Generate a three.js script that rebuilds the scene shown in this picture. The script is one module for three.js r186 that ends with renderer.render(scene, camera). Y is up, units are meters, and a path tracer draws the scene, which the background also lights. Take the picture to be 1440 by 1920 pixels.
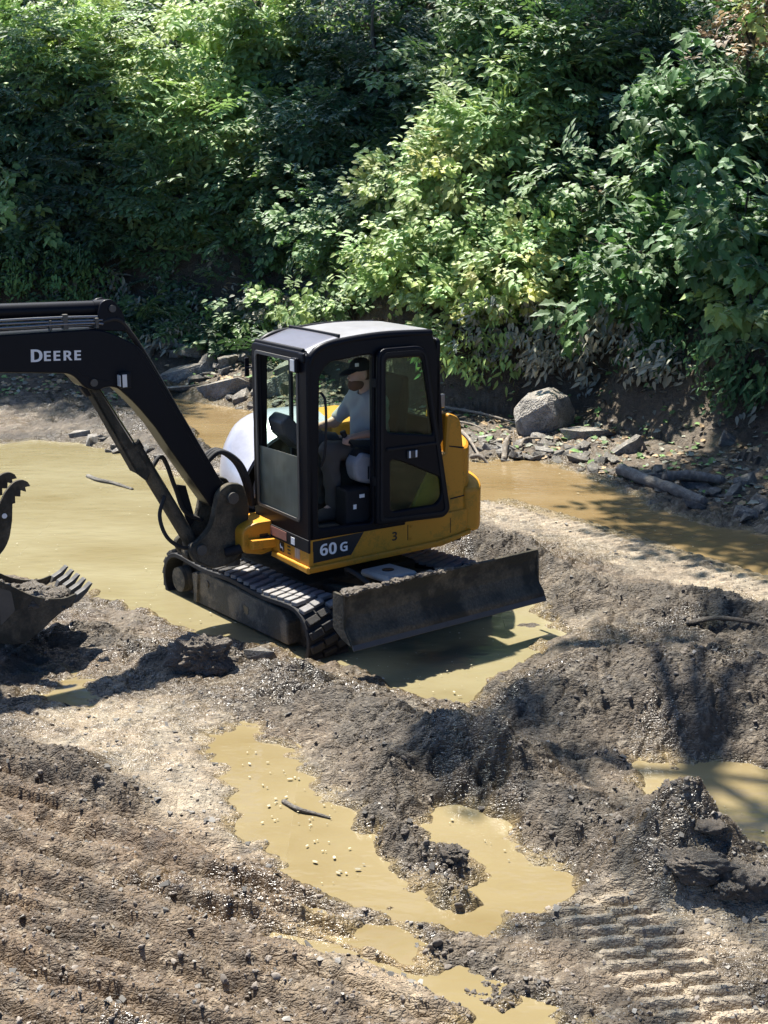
import * as THREE from 'three';
import { Sky } from 'three/addons/objects/Sky.js';
import { RoundedBoxGeometry } from 'three/addons/geometries/RoundedBoxGeometry.js';
import { ConvexGeometry } from 'three/addons/geometries/ConvexGeometry.js';
import { TextGeometry } from 'three/addons/geometries/TextGeometry.js';
import { FontLoader } from 'three/addons/loaders/FontLoader.js';
import { mergeGeometries, mergeVertices, toCreasedNormals } from 'three/addons/utils/BufferGeometryUtils.js';

// ------------------------------------------------------------------ camera, sky, sun, exposure
const scene = new THREE.Scene();
const camera = new THREE.PerspectiveCamera(42.68, 0.75, 0.1, 400);
const EYE = new THREE.Vector3(0.5545, 3.7475, 11.457), PITCH = 14.27 * Math.PI / 180;
camera.position.copy(EYE);
camera.rotation.x = -PITCH;
const SUN_DIR = new THREE.Vector3(-0.68, 2.52, -0.85).normalize();
const sky = new Sky();
sky.name = 'sky';
sky.scale.setScalar(390);
sky.material.uniforms.sunPosition.value.copy(SUN_DIR);
sky.material.uniforms.turbidity.value = 6;
sky.material.uniforms.rayleigh.value = 0.55;
sky.material.uniforms.mieCoefficient.value = 0.004;
sky.userData.kind = 'structure';
scene.add(sky);
scene.environmentIntensity = 0.12;
const sun = new THREE.DirectionalLight(new THREE.Color(1, 0.94, 0.84), 5);
sun.name = 'sun';
sun.position.copy(SUN_DIR).multiplyScalar(40);
sun.castShadow = true;
sun.shadow.radius = 1.5;
sun.shadow.mapSize.set(4096, 4096);
Object.assign(sun.shadow.camera, { left: -16, right: 16, top: 18, bottom: -18, near: 1, far: 90 });
scene.add(sun, sun.target);
const renderer = new THREE.WebGLRenderer({ antialias: true });
renderer.setSize(768, 1024);
renderer.toneMapping = THREE.LinearToneMapping;
renderer.toneMappingExposure = 2.7;
renderer.shadowMap.enabled = true;

// ------------------------------------------------------------------ helpers
function rng(seed) { return () => { seed = (seed + 0x6d2b79f5) | 0; let t = Math.imul(seed ^ (seed >>> 15), 1 | seed); t = (t + Math.imul(t ^ (t >>> 7), 61 | t)) ^ t; return ((t ^ (t >>> 14)) >>> 0) / 4294967296; }; }
const V = (x, y, z) => new THREE.Vector3(x, y, z);
const clamp = (v, a = 0, b = 1) => Math.min(b, Math.max(a, v));
const smooth = (a, b, v) => { const t = clamp((v - a) / (b - a)); return t * t * (3 - 2 * t); };
const mixv = (a, b, t) => a + (b - a) * t;
const hash = (i, j, k = 0) => { let h = Math.imul(i, 374761393) ^ Math.imul(j, 668265263) ^ Math.imul(k, 2147483647 ^ 0x5bd1e995); h = Math.imul(h ^ (h >>> 13), 1274126177); h = Math.imul(h ^ (h >>> 16), 2246822519); return ((h ^ (h >>> 15)) >>> 0) / 4294967296; };
function vnoise(x, y, k = 0) {
  const i = Math.floor(x), j = Math.floor(y); let u = x - i, v = y - j;
  u = u * u * (3 - 2 * u); v = v * v * (3 - 2 * v);
  const a = hash(i, j, k), b = hash(i + 1, j, k), c = hash(i, j + 1, k), d = hash(i + 1, j + 1, k);
  return a + (b - a) * u + (c - a) * v + (a - b - c + d) * u * v;
}
function fbm(x, y, o = 4, k = 0) { let s = 0, a = 0.5; for (let n = 0; n < o; n++) { s += a * vnoise(x, y, k + n); const t = x * 1.6 - y * 1.2 + 3.1; y = x * 1.2 + y * 1.6 + 1.7; x = t; a *= 0.5; } return s; }
function lumps(x, y, k = 0) {                           // rounded clods of uneven height, 0..1
  const i = Math.floor(x), j = Math.floor(y); let best = 0;
  for (let a = -1; a <= 1; a++) for (let b = -1; b <= 1; b++) {
    const ci = i + a, cj = j + b, dx = ci + hash(ci, cj, k) - x, dy = cj + hash(ci, cj, k + 1) - y, r = 0.45 + 0.4 * hash(ci, cj, k + 2);
    const d = (dx * dx + dy * dy) / (r * r);
    if (d < 1) { const h = (0.35 + 0.65 * hash(ci, cj, k + 3)) * Math.sqrt(1 - d); if (h > best) best = h; }
  }
  return best;
}
const taken = new Map();
function numbered(name) { const n = taken.get(name) ?? 0; taken.set(name, n + 1); return n ? name + '_' + String(n).padStart(3, '0') : name; }
function tag(o, label, category, group, kind) { if (label) o.userData.label = label; if (category) o.userData.category = category; if (group) o.userData.group = group; if (kind) o.userData.kind = kind; return o; }
function thing(name, label, category, group) { const o = new THREE.Group(); o.name = numbered(name); scene.add(o); return tag(o, label, category, group); }
function clean(g) { g = g.index ? g.toNonIndexed() : g; for (const k of Object.keys(g.attributes)) if (!['position', 'normal', 'uv'].includes(k)) g.deleteAttribute(k); if (!g.attributes.uv) g.setAttribute('uv', new THREE.BufferAttribute(new Float32Array(g.attributes.position.count * 2), 2)); g.clearGroups(); return g; }
function merge(list) { list = Array.isArray(list) ? list : [list]; return list.length === 1 ? list[0] : mergeGeometries(list.map(clean)); }
function obj(name, geos, mat, parent = scene) {
  const m = new THREE.Mesh(merge(geos), mat); m.name = parent === scene ? numbered(name) : name; m.castShadow = m.receiveShadow = true; parent.add(m); return m;
}
// world point under a pixel of the 1440 x 1920 photograph
const CP = Math.cos(PITCH), SP = Math.sin(PITCH), FOC = 2457;
function ray(px, py) { const u = (px - 720) / FOC, v = -(py - 960) / FOC; return V(u, v * CP - SP, -CP - v * SP); }
function gp(px, py, y = 0) { const d = ray(px, py), t = (y - EYE.y) / d.y; return V(EYE.x + d.x * t, y, EYE.z + d.z * t); }

// ------------------------------------------------------------------ ground shape
const poly = (list) => list.map(([x, y]) => { const p = gp(x, y); return [p.x, p.z]; });
function polyDist(P, x, z) {                            // signed distance, negative inside
  let best = 1e9, inside = false;
  for (let i = 0, j = P.length - 1; i < P.length; j = i++) {
    const ax = P[j][0], az = P[j][1], bx = P[i][0], bz = P[i][1], ex = bx - ax, ez = bz - az, t = clamp(((x - ax) * ex + (z - az) * ez) / (ex * ex + ez * ez)), dx = x - ax - ex * t, dz = z - az - ez * t;
    const d = dx * dx + dz * dz; if (d < best) best = d;
    if ((az > z) !== (bz > z) && x < ax + ((z - az) / ez) * ex) inside = !inside;
  }
  return (inside ? -1 : 1) * Math.sqrt(best);
}
function lineDist(P, x, z) {                            // [distance, 0..1 along]
  let best = 1e9, at = 0;
  for (let i = 1; i < P.length; i++) {
    const ax = P[i - 1][0], az = P[i - 1][1], ex = P[i][0] - ax, ez = P[i][1] - az, t = clamp(((x - ax) * ex + (z - az) * ez) / (ex * ex + ez * ez)), dx = x - ax - ex * t, dz = z - az - ez * t, d = dx * dx + dz * dz;
    if (d < best) { best = d; at = (i - 1 + t) / (P.length - 1); }
  }
  return [Math.sqrt(best), at];
}
const bounded = (P, pad) => { const xs = P.map((p) => p[0]), zs = P.map((p) => p[1]); return [Math.min(...xs) - pad, Math.max(...xs) + pad, Math.min(...zs) - pad, Math.max(...zs) + pad]; };
const WATERS = [
  ['pond', [[-140, 850], [0, 832], [60, 824], [150, 828], [240, 852], [330, 888], [400, 930], [520, 985], [640, 1020], [760, 1050], [900, 1090], [1000, 1130], [1045, 1182], [1010, 1205], [965, 1245], [920, 1275], [892, 1300], [885, 1335], [830, 1315], [740, 1285], [640, 1250], [560, 1226], [480, 1206], [400, 1192], [330, 1175], [250, 1142], [170, 1108], [60, 1085], [-140, 1080]]],
  ['stream', [[250, 748], [330, 737], [400, 752], [470, 762], [600, 788], [750, 828], [880, 866], [940, 860], [1010, 863], [1090, 885], [1150, 915], [1220, 950], [1330, 985], [1440, 1010], [1560, 1030], [1560, 1120], [1440, 1098], [1330, 1064], [1230, 1034], [1100, 990], [1000, 962], [900, 936], [800, 915], [600, 892], [450, 872], [400, 848], [340, 792], [280, 765]]],
  ['puddle', [[400, 1380], [470, 1368], [520, 1392], [560, 1432], [590, 1472], [650, 1520], [690, 1580], [705, 1620], [760, 1655], [820, 1690], [870, 1712], [885, 1690], [893, 1630], [840, 1590], [800, 1562], [808, 1522], [832, 1503], [872, 1503], [920, 1533], [960, 1562], [1000, 1602], [1030, 1642], [1036, 1688], [985, 1715], [910, 1737], [850, 1737], [790, 1722], [720, 1702], [640, 1690], [560, 1660], [510, 1612], [478, 1562], [450, 1502], [415, 1450]]],
  ['pool', [[1172, 1432], [1260, 1440], [1340, 1446], [1440, 1440], [1540, 1440], [1560, 1640], [1440, 1612], [1380, 1590], [1300, 1552], [1215, 1502]]],
  ['shore_puddle', [[104, 1288], [135, 1276], [165, 1282], [175, 1300], [168, 1322], [140, 1326], [118, 1308]]],
  ['rut_water', [[690, 1738], [760, 1772], [850, 1832], [930, 1872], [1010, 1922], [1060, 1965], [925, 1970], [848, 1900], [776, 1842], [714, 1802], [640, 1782], [560, 1764], [610, 1748]]],
].map(([name, list]) => { const P = poly(list); return { name, P, box: bounded(P, 1.2) }; });
function waterDist(x, z) { let d = 1.2; for (const w of WATERS) if (x > w.box[0] && x < w.box[1] && z > w.box[2] && z < w.box[3]) d = Math.min(d, polyDist(w.P, x, z)); return d; }
// ridges of pushed-up mud: pixel line, height, half width
const RIDGES = [
  [[[540, 1262], [640, 1290], [720, 1335], [800, 1370], [880, 1400], [930, 1430]], 0.17, 0.4],
  [[[930, 1430], [1010, 1470], [1090, 1510], [1180, 1545], [1260, 1590]], 0.21, 0.42],
  [[[1260, 1590], [1340, 1620], [1460, 1668]], 0.2, 0.36],
  [[[730, 1425], [722, 1490], [745, 1545], [780, 1590], [850, 1632], [872, 1652]], 0.2, 0.26],
  [[[640, 1705], [710, 1712], [800, 1745], [900, 1797], [985, 1848], [1090, 1915]], 0.13, 0.2],
  [[[-60, 1190], [60, 1200], [150, 1185], [250, 1205], [330, 1225], [460, 1245], [560, 1268]], 0.06, 0.24],
  [[[880, 1000], [960, 1018], [1040, 1060]], 0.24, 0.42],
  [[[1050, 1120], [1200, 1110], [1340, 1150], [1480, 1180]], 0.13, 0.5],
  [[[60, 745], [200, 770], [300, 800], [400, 850]], 0.13, 0.8],
  [[[-40, 1400], [60, 1420], [120, 1440], [230, 1480]], 0.12, 0.25],
].map(([l, h, w]) => { const P = l.map(([x, y]) => { const p = gp(x, y, h * 0.9 + 0.05); return [p.x, p.z]; }); return { P, h, w, box: bounded(P, w * 2.4) }; });
const HEAPS = [[1225, 1290, 1.0, 0.75, 0.29], [1060, 1330, 0.7, 0.5, 0.18], [1400, 1330, 0.8, 0.6, 0.22], [1290, 1650, 0.45, 0.25, 0.12], [1380, 1640, 0.4, 0.3, 0.12], [850, 1440, 0.4, 0.3, 0.14], [390, 1240, 0.3, 0.16, 0.16], [1330, 1180, 0.7, 0.5, 0.12]].map(([px, py, rx, rz, h]) => { const p = gp(px, py, h * 0.5); return [p.x, p.z, rx, rz, h]; });
const FOOT = [[-60, -32], [-14, -15], [-6.5, -12.6], [-3, -11.9], [-0.5, -9.9], [1.5, -8.7], [3.0, -8.1], [4.2, -6.7], [5.2, -5.0], [6.2, -3.2], [9, -0.5], [14, 3], [60, 24]];
function hillDist(x, z) {
  if (z > 30 || (z > 1 && x < 6)) return -5;
  const [d] = lineDist(FOOT, x, z);
  let zz = 99; for (let i = 1; i < FOOT.length; i++) if (x >= FOOT[i - 1][0] && x <= FOOT[i][0]) { const t = (x - FOOT[i - 1][0]) / (FOOT[i][0] - FOOT[i - 1][0]); zz = mixv(FOOT[i - 1][1], FOOT[i][1], t); }
  return z < zz ? d : -d;
}
const LINE = (a, b) => { const p = gp(...a), q = gp(...b), l = Math.hypot(q.x - p.x, q.z - p.z); return [p.x, p.z, (q.x - p.x) / l, (q.z - p.z) / l, l]; };
const RUT = LINE([0, 1560], [720, 1800]);               // the long ruts of the left foreground
const RUTZONE = poly([[-80, 1450], [120, 1470], [330, 1560], [480, 1640], [640, 1730], [760, 1800], [900, 1980], [-80, 1980]]);
const PRINT = LINE([1130, 1725], [1330, 1930]);         // the track print at the right
const PRINT2 = LINE([1010, 970], [1440, 1105]);
const SILT = [[[120, 1330], [300, 1320], [420, 1350], [520, 1400], [600, 1470], [660, 1560], [560, 1640], [420, 1600], [300, 1560], [180, 1450], [90, 1380]], [[860, 935], [1000, 965], [1230, 1045], [1440, 1110], [1540, 1140], [1540, 1200], [1400, 1150], [1200, 1080], [1040, 1030], [900, 985]], [[120, 822], [260, 855], [420, 930], [440, 890], [330, 820], [230, 800]], [[520, 1690], [640, 1720], [760, 1790], [880, 1930], [700, 1930], [600, 1830], [540, 1780]], [[1330, 1700], [1450, 1720], [1450, 1800], [1350, 1790], [1250, 1730]], [[1040, 1120], [1120, 1120], [1130, 1180], [1050, 1200], [1000, 1150]]].map((l) => { const P = poly(l); return { P, box: bounded(P, 0.6) }; });
function siltAt(x, z) { let s = 0; for (const a of SILT) if (x > a.box[0] && x < a.box[1] && z > a.box[2] && z < a.box[3]) s = Math.max(s, 1 - smooth(-0.12, 0.22, polyDist(a.P, x, z) + (fbm(x * 3, z * 3, 3, 90) - 0.45) * 0.5)); return s; }
// [height, silt, piled, distance to water, rut, print, hill distance]
function land(x, z) {
  const wob = (fbm(x * 2.6, z * 2.6, 3, 5) - 0.44) * 0.3, wd0 = waterDist(x, z), wd = wd0 + wob * smooth(-0.4, 0.1, wd0) + (fbm(x * 6.5, z * 6.5, 3, 8) - 0.44) * 0.34 * smooth(-0.34, -0.02, wd0);
  const hd = hillDist(x, z);
  let h = wd < 0 ? Math.max(-0.16, wd * 0.45) : 0.055 * (1 - Math.exp(-wd / 0.16)) + 0.02 * Math.min(wd, 1);
  let piled = 0;
  const dryness = smooth(-0.04, 0.42, wd);
  for (const r of RIDGES) if (x > r.box[0] && x < r.box[1] && z > r.box[2] && z < r.box[3]) {
    const [d, t] = lineDist(r.P, x, z), dd = d + (fbm(x * 3.1, z * 3.1, 2, 21) - 0.38) * 0.28, e = Math.exp(-(dd * dd) / (r.w * r.w) * 1.8) * (0.75 + 0.5 * vnoise(t * 7, r.h * 50, 3));
    h += r.h * e * dryness; piled = Math.max(piled, e);
  }
  for (const [cx, cz, rx, rz, hh] of HEAPS) { const a = (x - cx) / rx, b = (z - cz) / rz, q = a * a + b * b; if (q < 5) { const e = Math.exp(-q * 1.1) * (0.8 + 0.45 * fbm(x * 2.3, z * 2.3, 2, 33)); h += hh * e * dryness; piled = Math.max(piled, Math.min(1, e * 1.3)); } }
  let silt = z > -14 && z < 9 ? siltAt(x, z) : 0;
  let rut = 0, pr = 0;
  if (z > 3) {
    const rz = polyDist(RUTZONE, x, z);
    if (rz < 0.25) {
      rut = (1 - smooth(-0.15, 0.25, rz));
      const u = (x - RUT[0]) * RUT[2] + (z - RUT[1]) * RUT[3], v = -(x - RUT[0]) * RUT[3] + (z - RUT[1]) * RUT[2] + (fbm(u * 0.9, 3, 2, 44) - 0.4) * 0.3 + (fbm(x * 2.4, z * 2.4, 2, 45) - 0.4) * 0.12;
      const s = v * 3.4, c = Math.abs((s - Math.floor(s)) - 0.5) * 2, lug = smooth(0.25, 0.75, Math.abs(((u * 8.6 + Math.floor(s) * 0.37) % 1 + 1) % 1 - 0.5) * 2);
      const s2 = v * 9.3 + 0.3 * vnoise(u * 1.5, v * 4, 49), c2 = Math.abs((s2 - Math.floor(s2)) - 0.5) * 2;
      h += rut * (0.075 * smooth(0.1, 0.6, c) * (0.5 + 1.0 * vnoise(u * 1.4, Math.floor(s), 46)) + 0.026 * c2 * c2 * (0.3 + vnoise(u * 2.2, Math.floor(s2), 50)) + 0.014 * lug * (1 - smooth(0.4, 0.9, c)) * smooth(0.4, 0.62, vnoise(u * 1.3 + 7, s * 0.8, 47)) - 0.03);
    }
    { const u = (x - PRINT[0]) * PRINT[2] + (z - PRINT[1]) * PRINT[3], v = -(x - PRINT[0]) * PRINT[3] + (z - PRINT[1]) * PRINT[2];
      if (u > -0.3 && Math.abs(v) < 0.36) { pr = (1 - smooth(0.2, 0.27, Math.abs(v + (fbm(u * 4, 1, 2, 48) - 0.4) * 0.12))) * smooth(-0.3, 0.05, u); const w = ((u + v * 0.22 + (v > 0 ? 0.045 : 0)) * 9.5 % 1 + 1) % 1; h = mixv(h, 0.045 + 0.05 * smooth(0.12, 0.24, w) * (1 - smooth(0.62, 0.76, w)), pr); } }
  }
  { const u = (x - PRINT2[0]) * PRINT2[2] + (z - PRINT2[1]) * PRINT2[3], v = -(x - PRINT2[0]) * PRINT2[3] + (z - PRINT2[1]) * PRINT2[2];
    if (u > -0.8 && u < 5 && Math.abs(v) < 0.5) { const p2 = (1 - smooth(0.25, 0.45, Math.abs(v))) * 0.8; const w = (u * 8 % 1 + 1) % 1; h = mixv(h, 0.05 + 0.02 * smooth(0.15, 0.4, w) * (1 - smooth(0.6, 0.95, w)), p2); pr = Math.max(pr, p2 * 0.7); } }
  if (hd > -1.6) h += 0.16 * smooth(-1.6, 0, hd);
  if (hd > 0) { const k = hd + (fbm(x * 0.9, z * 0.9, 3, 61) - 0.45) * 1.2; const G = smooth(-7.5, -5.2, x) * (1 - smooth(-1.4, 0.4, x)), m = Math.max(0, k - 1.7 * G); h += 0.42 * G * clamp(k, 0, 1.9) + smooth(-0.1 * (1 - G), 1.0, m) * (G > 0.5 && m <= 0 ? 0 : 1) + Math.max(0, Math.min(m, 9) - 0.6) * 0.95 + Math.max(0, m - 9) * 0.2; }
  return [h, silt, piled, wd, rut, pr, hd];
}
function ground(x, z) {
  const L = land(x, z), far = smooth(-0.4, 1.2, L[6]);
  let a = 0.85 + 0.8 * L[2] + 0.05 * L[4]; a = mixv(a, 0.32, L[1] * (1 - L[2])); a = mixv(a, 0.18, L[5]); a *= smooth(-0.06, 0.12, L[3]) * (1 - 0.4 * far);
  if (a > 0.01 || L[3] > -0.1) {
    const u0 = (x * RUT[2] + z * RUT[3]) * 0.62, v0 = -x * RUT[3] + z * RUT[2], q1 = vnoise(u0 * 7, v0 * 7, 70) - 0.5, q2 = vnoise(u0 * 7, v0 * 7, 71) - 0.5, wx = u0 + q1 * 0.11, wz = v0 + q2 * 0.11;
    const torn = (f, k) => { const n = Math.abs(2 * vnoise(wx * f, wz * f, k) - 1); return Math.sqrt(n); };   // rounded lumps with sharp creases between them
    L[0] += a * (0.055 * (fbm(wx * 3.4, wz * 3.4, 3, 72) - 0.42) + 0.055 * (torn(5.5, 73) - 0.6) + 0.04 * (torn(12.5, 77) - 0.6) + 0.022 * (torn(27, 81) - 0.6) + 0.016 * (torn(50, 83) - 0.6) + 0.012 * lumps(wx * 9, wz * 9, 89)) + 0.008 * (fbm(x * 17, z * 17, 2, 85) - 0.4);
  }
  L[7] = a;
  return L;
}
const height = (x, z) => ground(x, z)[0];
function hit(px, py, off = 0) {                         // where the line of sight through a pixel comes within off of the ground
  const d = ray(px, py); let t = 3;
  for (; t < 70; t += 0.04) { const x = EYE.x + d.x * t, y = EYE.y + d.y * t, z = EYE.z + d.z * t; if (y - land(x, z)[0] < off) break; }
  return V(EYE.x + d.x * t, EYE.y + d.y * t, EYE.z + d.z * t);
}

// ------------------------------------------------------------------ textures
function dataTex(n, fn, srgb = false) {
  const d = new Uint8Array(n * n * 4); for (let j = 0; j < n; j++) for (let i = 0; i < n; i++) { const c = fn(i / n, j / n), o = (j * n + i) * 4; d[o] = clamp(c[0]) * 255; d[o + 1] = clamp(c[1]) * 255; d[o + 2] = clamp(c[2]) * 255; d[o + 3] = 255; }
  const t = new THREE.DataTexture(d, n, n); t.wrapS = t.wrapT = THREE.RepeatWrapping; t.magFilter = t.minFilter = THREE.LinearFilter; if (srgb) t.colorSpace = THREE.SRGBColorSpace; t.needsUpdate = true; return t;
}
// tileable noise on a p-periodic lattice
function pnoise(x, y, p, k) { const i = Math.floor(x), j = Math.floor(y); let u = x - i, v = y - j; u = u * u * (3 - 2 * u); v = v * v * (3 - 2 * v); const m = (n) => ((n % p) + p) % p, a = hash(m(i), m(j), k), b = hash(m(i + 1), m(j), k), c = hash(m(i), m(j + 1), k), d = hash(m(i + 1), m(j + 1), k); return a + (b - a) * u + (c - a) * v + (a - b - c + d) * u * v; }
function plumps(x, y, p, k) { const i = Math.floor(x), j = Math.floor(y), m = (n) => ((n % p) + p) % p; let best = 0; for (let a = -1; a <= 1; a++) for (let b = -1; b <= 1; b++) { const ci = i + a, cj = j + b, hi = m(ci), hj = m(cj), dx = ci + hash(hi, hj, k) - x, dy = cj + hash(hi, hj, k + 1) - y, r = 0.4 + 0.45 * hash(hi, hj, k + 2), d = (dx * dx + dy * dy) / (r * r); if (d < 1) best = Math.max(best, (0.3 + 0.7 * hash(hi, hj, k + 3)) * Math.sqrt(1 - d)); } return best; }
const mudBump = dataTex(1024, (u, v) => { const w1 = (pnoise(u * 30, v * 30, 30, 5) - 0.5) * 0.02, w2 = (pnoise(u * 30, v * 30, 30, 6) - 0.5) * 0.02, cr = (f, k) => Math.sqrt(Math.abs(2 * pnoise((u + w1) * f, (v + w2) * f, f, k) - 1)), h = 0.42 * cr(40, 3) + 0.28 * cr(90, 9) + 0.16 * cr(190, 11) + 0.15 * plumps(u * 100, v * 100, 100, 17); return [h, h, h]; });
const mudColor = dataTex(1024, (u, v) => { const a = pnoise(u * 18, v * 18, 18, 31), b = pnoise(u * 60, v * 60, 60, 33), c = pnoise(u * 220, v * 220, 220, 35), l = plumps(u * 70, v * 70, 70, 37), f = 0.36 + 0.2 * a + 0.24 * b + 0.24 * c + (l > 0.74 ? 0.2 : 0), w = pnoise(u * 9, v * 9, 9, 39); return [f * (0.97 + 0.06 * w), f * 0.97, f * (0.96 - 0.05 * w)]; });
const grime = dataTex(512, (u, v) => { const a = pnoise(u * 6, v * 6, 6, 51), b = pnoise(u * 22, v * 22, 22, 53), c = pnoise(u * 90, v * 90, 90, 55), f = 0.72 + 0.16 * a + 0.1 * b + 0.08 * c; return [f, f * 0.985, f * 0.96]; });
const caked = dataTex(512, (u, v) => { const h = 0.5 * plumps(u * 26, v * 26, 26, 61) + 0.35 * pnoise(u * 12, v * 12, 12, 63) + 0.25 * pnoise(u * 80, v * 80, 80, 65); return [h, h, h]; });
const streaks = dataTex(512, (u, v) => { const a = pnoise(u * 40, v * 5, 5 * 8, 67), b = pnoise(u * 8, v * 8, 8, 68), f = 0.35 + 0.5 * a * b + 0.3 * b; return [f, f, f]; });
const rippleBump = dataTex(512, (u, v) => { let h = 0; for (let n = 0; n < 4; n++) { const p = 5 * 2 ** n; h += pnoise(u * p * 0.6 * 2, v * p * 2, p * 2, 91 + n) * 0.5 ** n; } return [h * 0.5, h * 0.5, h * 0.5]; });
const rep = (t, x, y = x) => { const c = t.clone(); c.repeat.set(x, y); c.needsUpdate = true; return c; };

// ------------------------------------------------------------------ the ground as one sheet
const C3 = (r, g, b) => new THREE.Color().setRGB(r, g, b);
function axis(spans) { const a = []; for (const [from, to, step] of spans) { const n = Math.max(1, Math.round((to - from) / step)); for (let i = 0; i < n; i++) a.push(from + (to - from) * i / n); } a.push(spans[spans.length - 1][1]); return a; }
{
  const X = axis([[-60, -16, 3], [-16, -9, 0.5], [-9, -5, 0.08], [-5, -2.6, 0.035], [-2.6, -1.6, 0.02], [-1.6, 3.2, 0.0125], [3.2, 4.6, 0.02], [4.6, 7, 0.05], [7, 10, 0.12], [10, 16, 0.6], [16, 60, 4]]);
  const Z = axis([[-70, -26, 4], [-26, -16, 0.5], [-16, -12, 0.12], [-12, -8, 0.05], [-8, -3, 0.04], [-3, 0, 0.025], [0, 2, 0.018], [2, 6.9, 0.0125], [6.9, 9, 0.05], [9, 14, 0.4], [14, 60, 4]]);
  const nx = X.length, nz = Z.length, pos = new Float32Array(nx * nz * 3), col = new Float32Array(nx * nz * 3), uv = new Float32Array(nx * nz * 2), wet = new Float32Array(nx * nz);
  for (let j = 0, k = 0; j < nz; j++) for (let i = 0; i < nx; i++, k++) {
    const x = X[i], z = Z[j], L = ground(x, z);
    pos.set([x, L[0], z], k * 3); uv.set([x / 1.3, (z - L[0]) / 1.3], k * 2);
    const n1 = fbm(x * 1.3, z * 1.3, 3, 101), n2 = fbm(x * 6, z * 6, 3, 105), n3 = vnoise(x * 30, z * 30, 109);
    let r = mixv(0.075, 0.165, n2), g = mixv(0.064, 0.143, n2), b = mixv(0.05, 0.113, n2);
    const br = smooth(0.4, 0.62, n1) * 0.45 + L[4] * 0.45; r *= 1 + 0.08 * br; g *= 1 - 0.02 * br; b *= 1 - 0.12 * br;              // browner soil
    const s = L[1] * (1 - 0.75 * L[2]) * (0.6 + 0.4 * smooth(0.35, 0.6, n2)); r = mixv(r, 0.2 + 0.08 * n3, s); g = mixv(g, 0.182 + 0.075 * n3, s); b = mixv(b, 0.152 + 0.064 * n3, s);
    const p = clamp(L[2] * 1.25) * (0.55 + 0.5 * n1); r = mixv(r, 0.07, p); g = mixv(g, 0.062, p); b = mixv(b, 0.05, p);
    const t = L[5]; r = mixv(r, 0.31, t); g = mixv(g, 0.28, t); b = mixv(b, 0.235, t);
    const chip = smooth(0.74, 0.84, vnoise(x * 26, z * 40, 131)) * 0.55 * (1 - 0.6 * p); r = mixv(r, 0.33, chip); g = mixv(g, 0.31, chip); b = mixv(b, 0.275, chip);   // crushed pale shale
    const film = (1 - smooth(0.0, 0.11, L[3] + (n2 - 0.5) * 0.12)) * 0.75; r = mixv(r, 0.235, film); g = mixv(g, 0.2, film); b = mixv(b, 0.122, film);               // silt left at the water's edge
    if (z < -4.5 && x < 0) { const dk = 1 - 0.45 * smooth(-4.5, -6.5, z) * smooth(0.3, 0.5, fbm(x * 1.1, z * 1.6, 3, 151)); r *= dk; g *= dk; b *= dk; }  // far left shore: wet soil and shade both darkened into the colour
    const pit = smooth(0.52, 0.7, fbm(x * 9, z * 9, 3, 141)) * 0.45; r *= 1 - pit; g *= 1 - pit; b *= 1 - pit;                          // shade of crevices put into the colour as random patches
    const w = 1 - smooth(0.0, 0.16, L[3] + (n2 - 0.45) * 0.16), wl = 1 - smooth(0.0, 0.035, L[0]);            // damp margin, low spots
    const d = Math.max(w * 0.4, wl * 0.5 * (1 - smooth(0.3, 0.9, L[3]))); r *= 1 - 0.3 * d; g *= 1 - 0.3 * d; b *= 1 - 0.3 * d;
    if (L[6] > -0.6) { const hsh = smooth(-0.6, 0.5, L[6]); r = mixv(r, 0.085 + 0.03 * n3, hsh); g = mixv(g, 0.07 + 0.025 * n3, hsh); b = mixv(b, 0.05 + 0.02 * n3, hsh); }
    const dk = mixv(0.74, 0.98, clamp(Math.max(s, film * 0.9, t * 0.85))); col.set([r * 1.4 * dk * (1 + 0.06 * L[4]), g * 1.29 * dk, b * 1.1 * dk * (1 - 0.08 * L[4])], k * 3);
    wet[k] = Math.max(w, 0.9 * wl) + (hash(i, j, 7) - 0.5) * 0.5 + smooth(0.36, 0.56, fbm(x * 1.7, z * 1.7, 4, 120)) * 0.75 * (L[6] < -0.5 ? 1 : 0) - t;
  }
  const dry = [], damp = [];
  for (let j = 0; j < nz - 1; j++) for (let i = 0; i < nx - 1; i++) { const a = j * nx + i, b = a + 1, c = a + nx, d = c + 1; ((wet[a] + wet[d]) * 0.5 > 0.62 ? damp : dry).push(a, c, b, b, c, d); }
  const g = new THREE.BufferGeometry(); g.setAttribute('position', new THREE.BufferAttribute(pos, 3)); g.setAttribute('color', new THREE.BufferAttribute(col, 3)); g.setAttribute('uv', new THREE.BufferAttribute(uv, 2));
  const idx = new Uint32Array(dry.length + damp.length); idx.set(dry); for (let i = 0; i < damp.length; i++) idx[dry.length + i] = damp[i];
  g.setIndex(new THREE.BufferAttribute(idx, 1)); g.addGroup(0, dry.length, 0); g.addGroup(dry.length, damp.length, 1); g.computeVertexNormals();
  const mk = (o) => new THREE.MeshPhysicalMaterial({ vertexColors: true, map: mudColor, bumpMap: mudBump, ...o });
  const m = new THREE.Mesh(g, [mk({ roughness: 0.72, bumpScale: 0.022 }), mk({ roughness: 0.27, bumpScale: 0.02, ior: 1.45 })]);
  m.name = 'ground'; m.userData.kind = 'structure'; m.castShadow = m.receiveShadow = true; scene.add(m);
}
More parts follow.
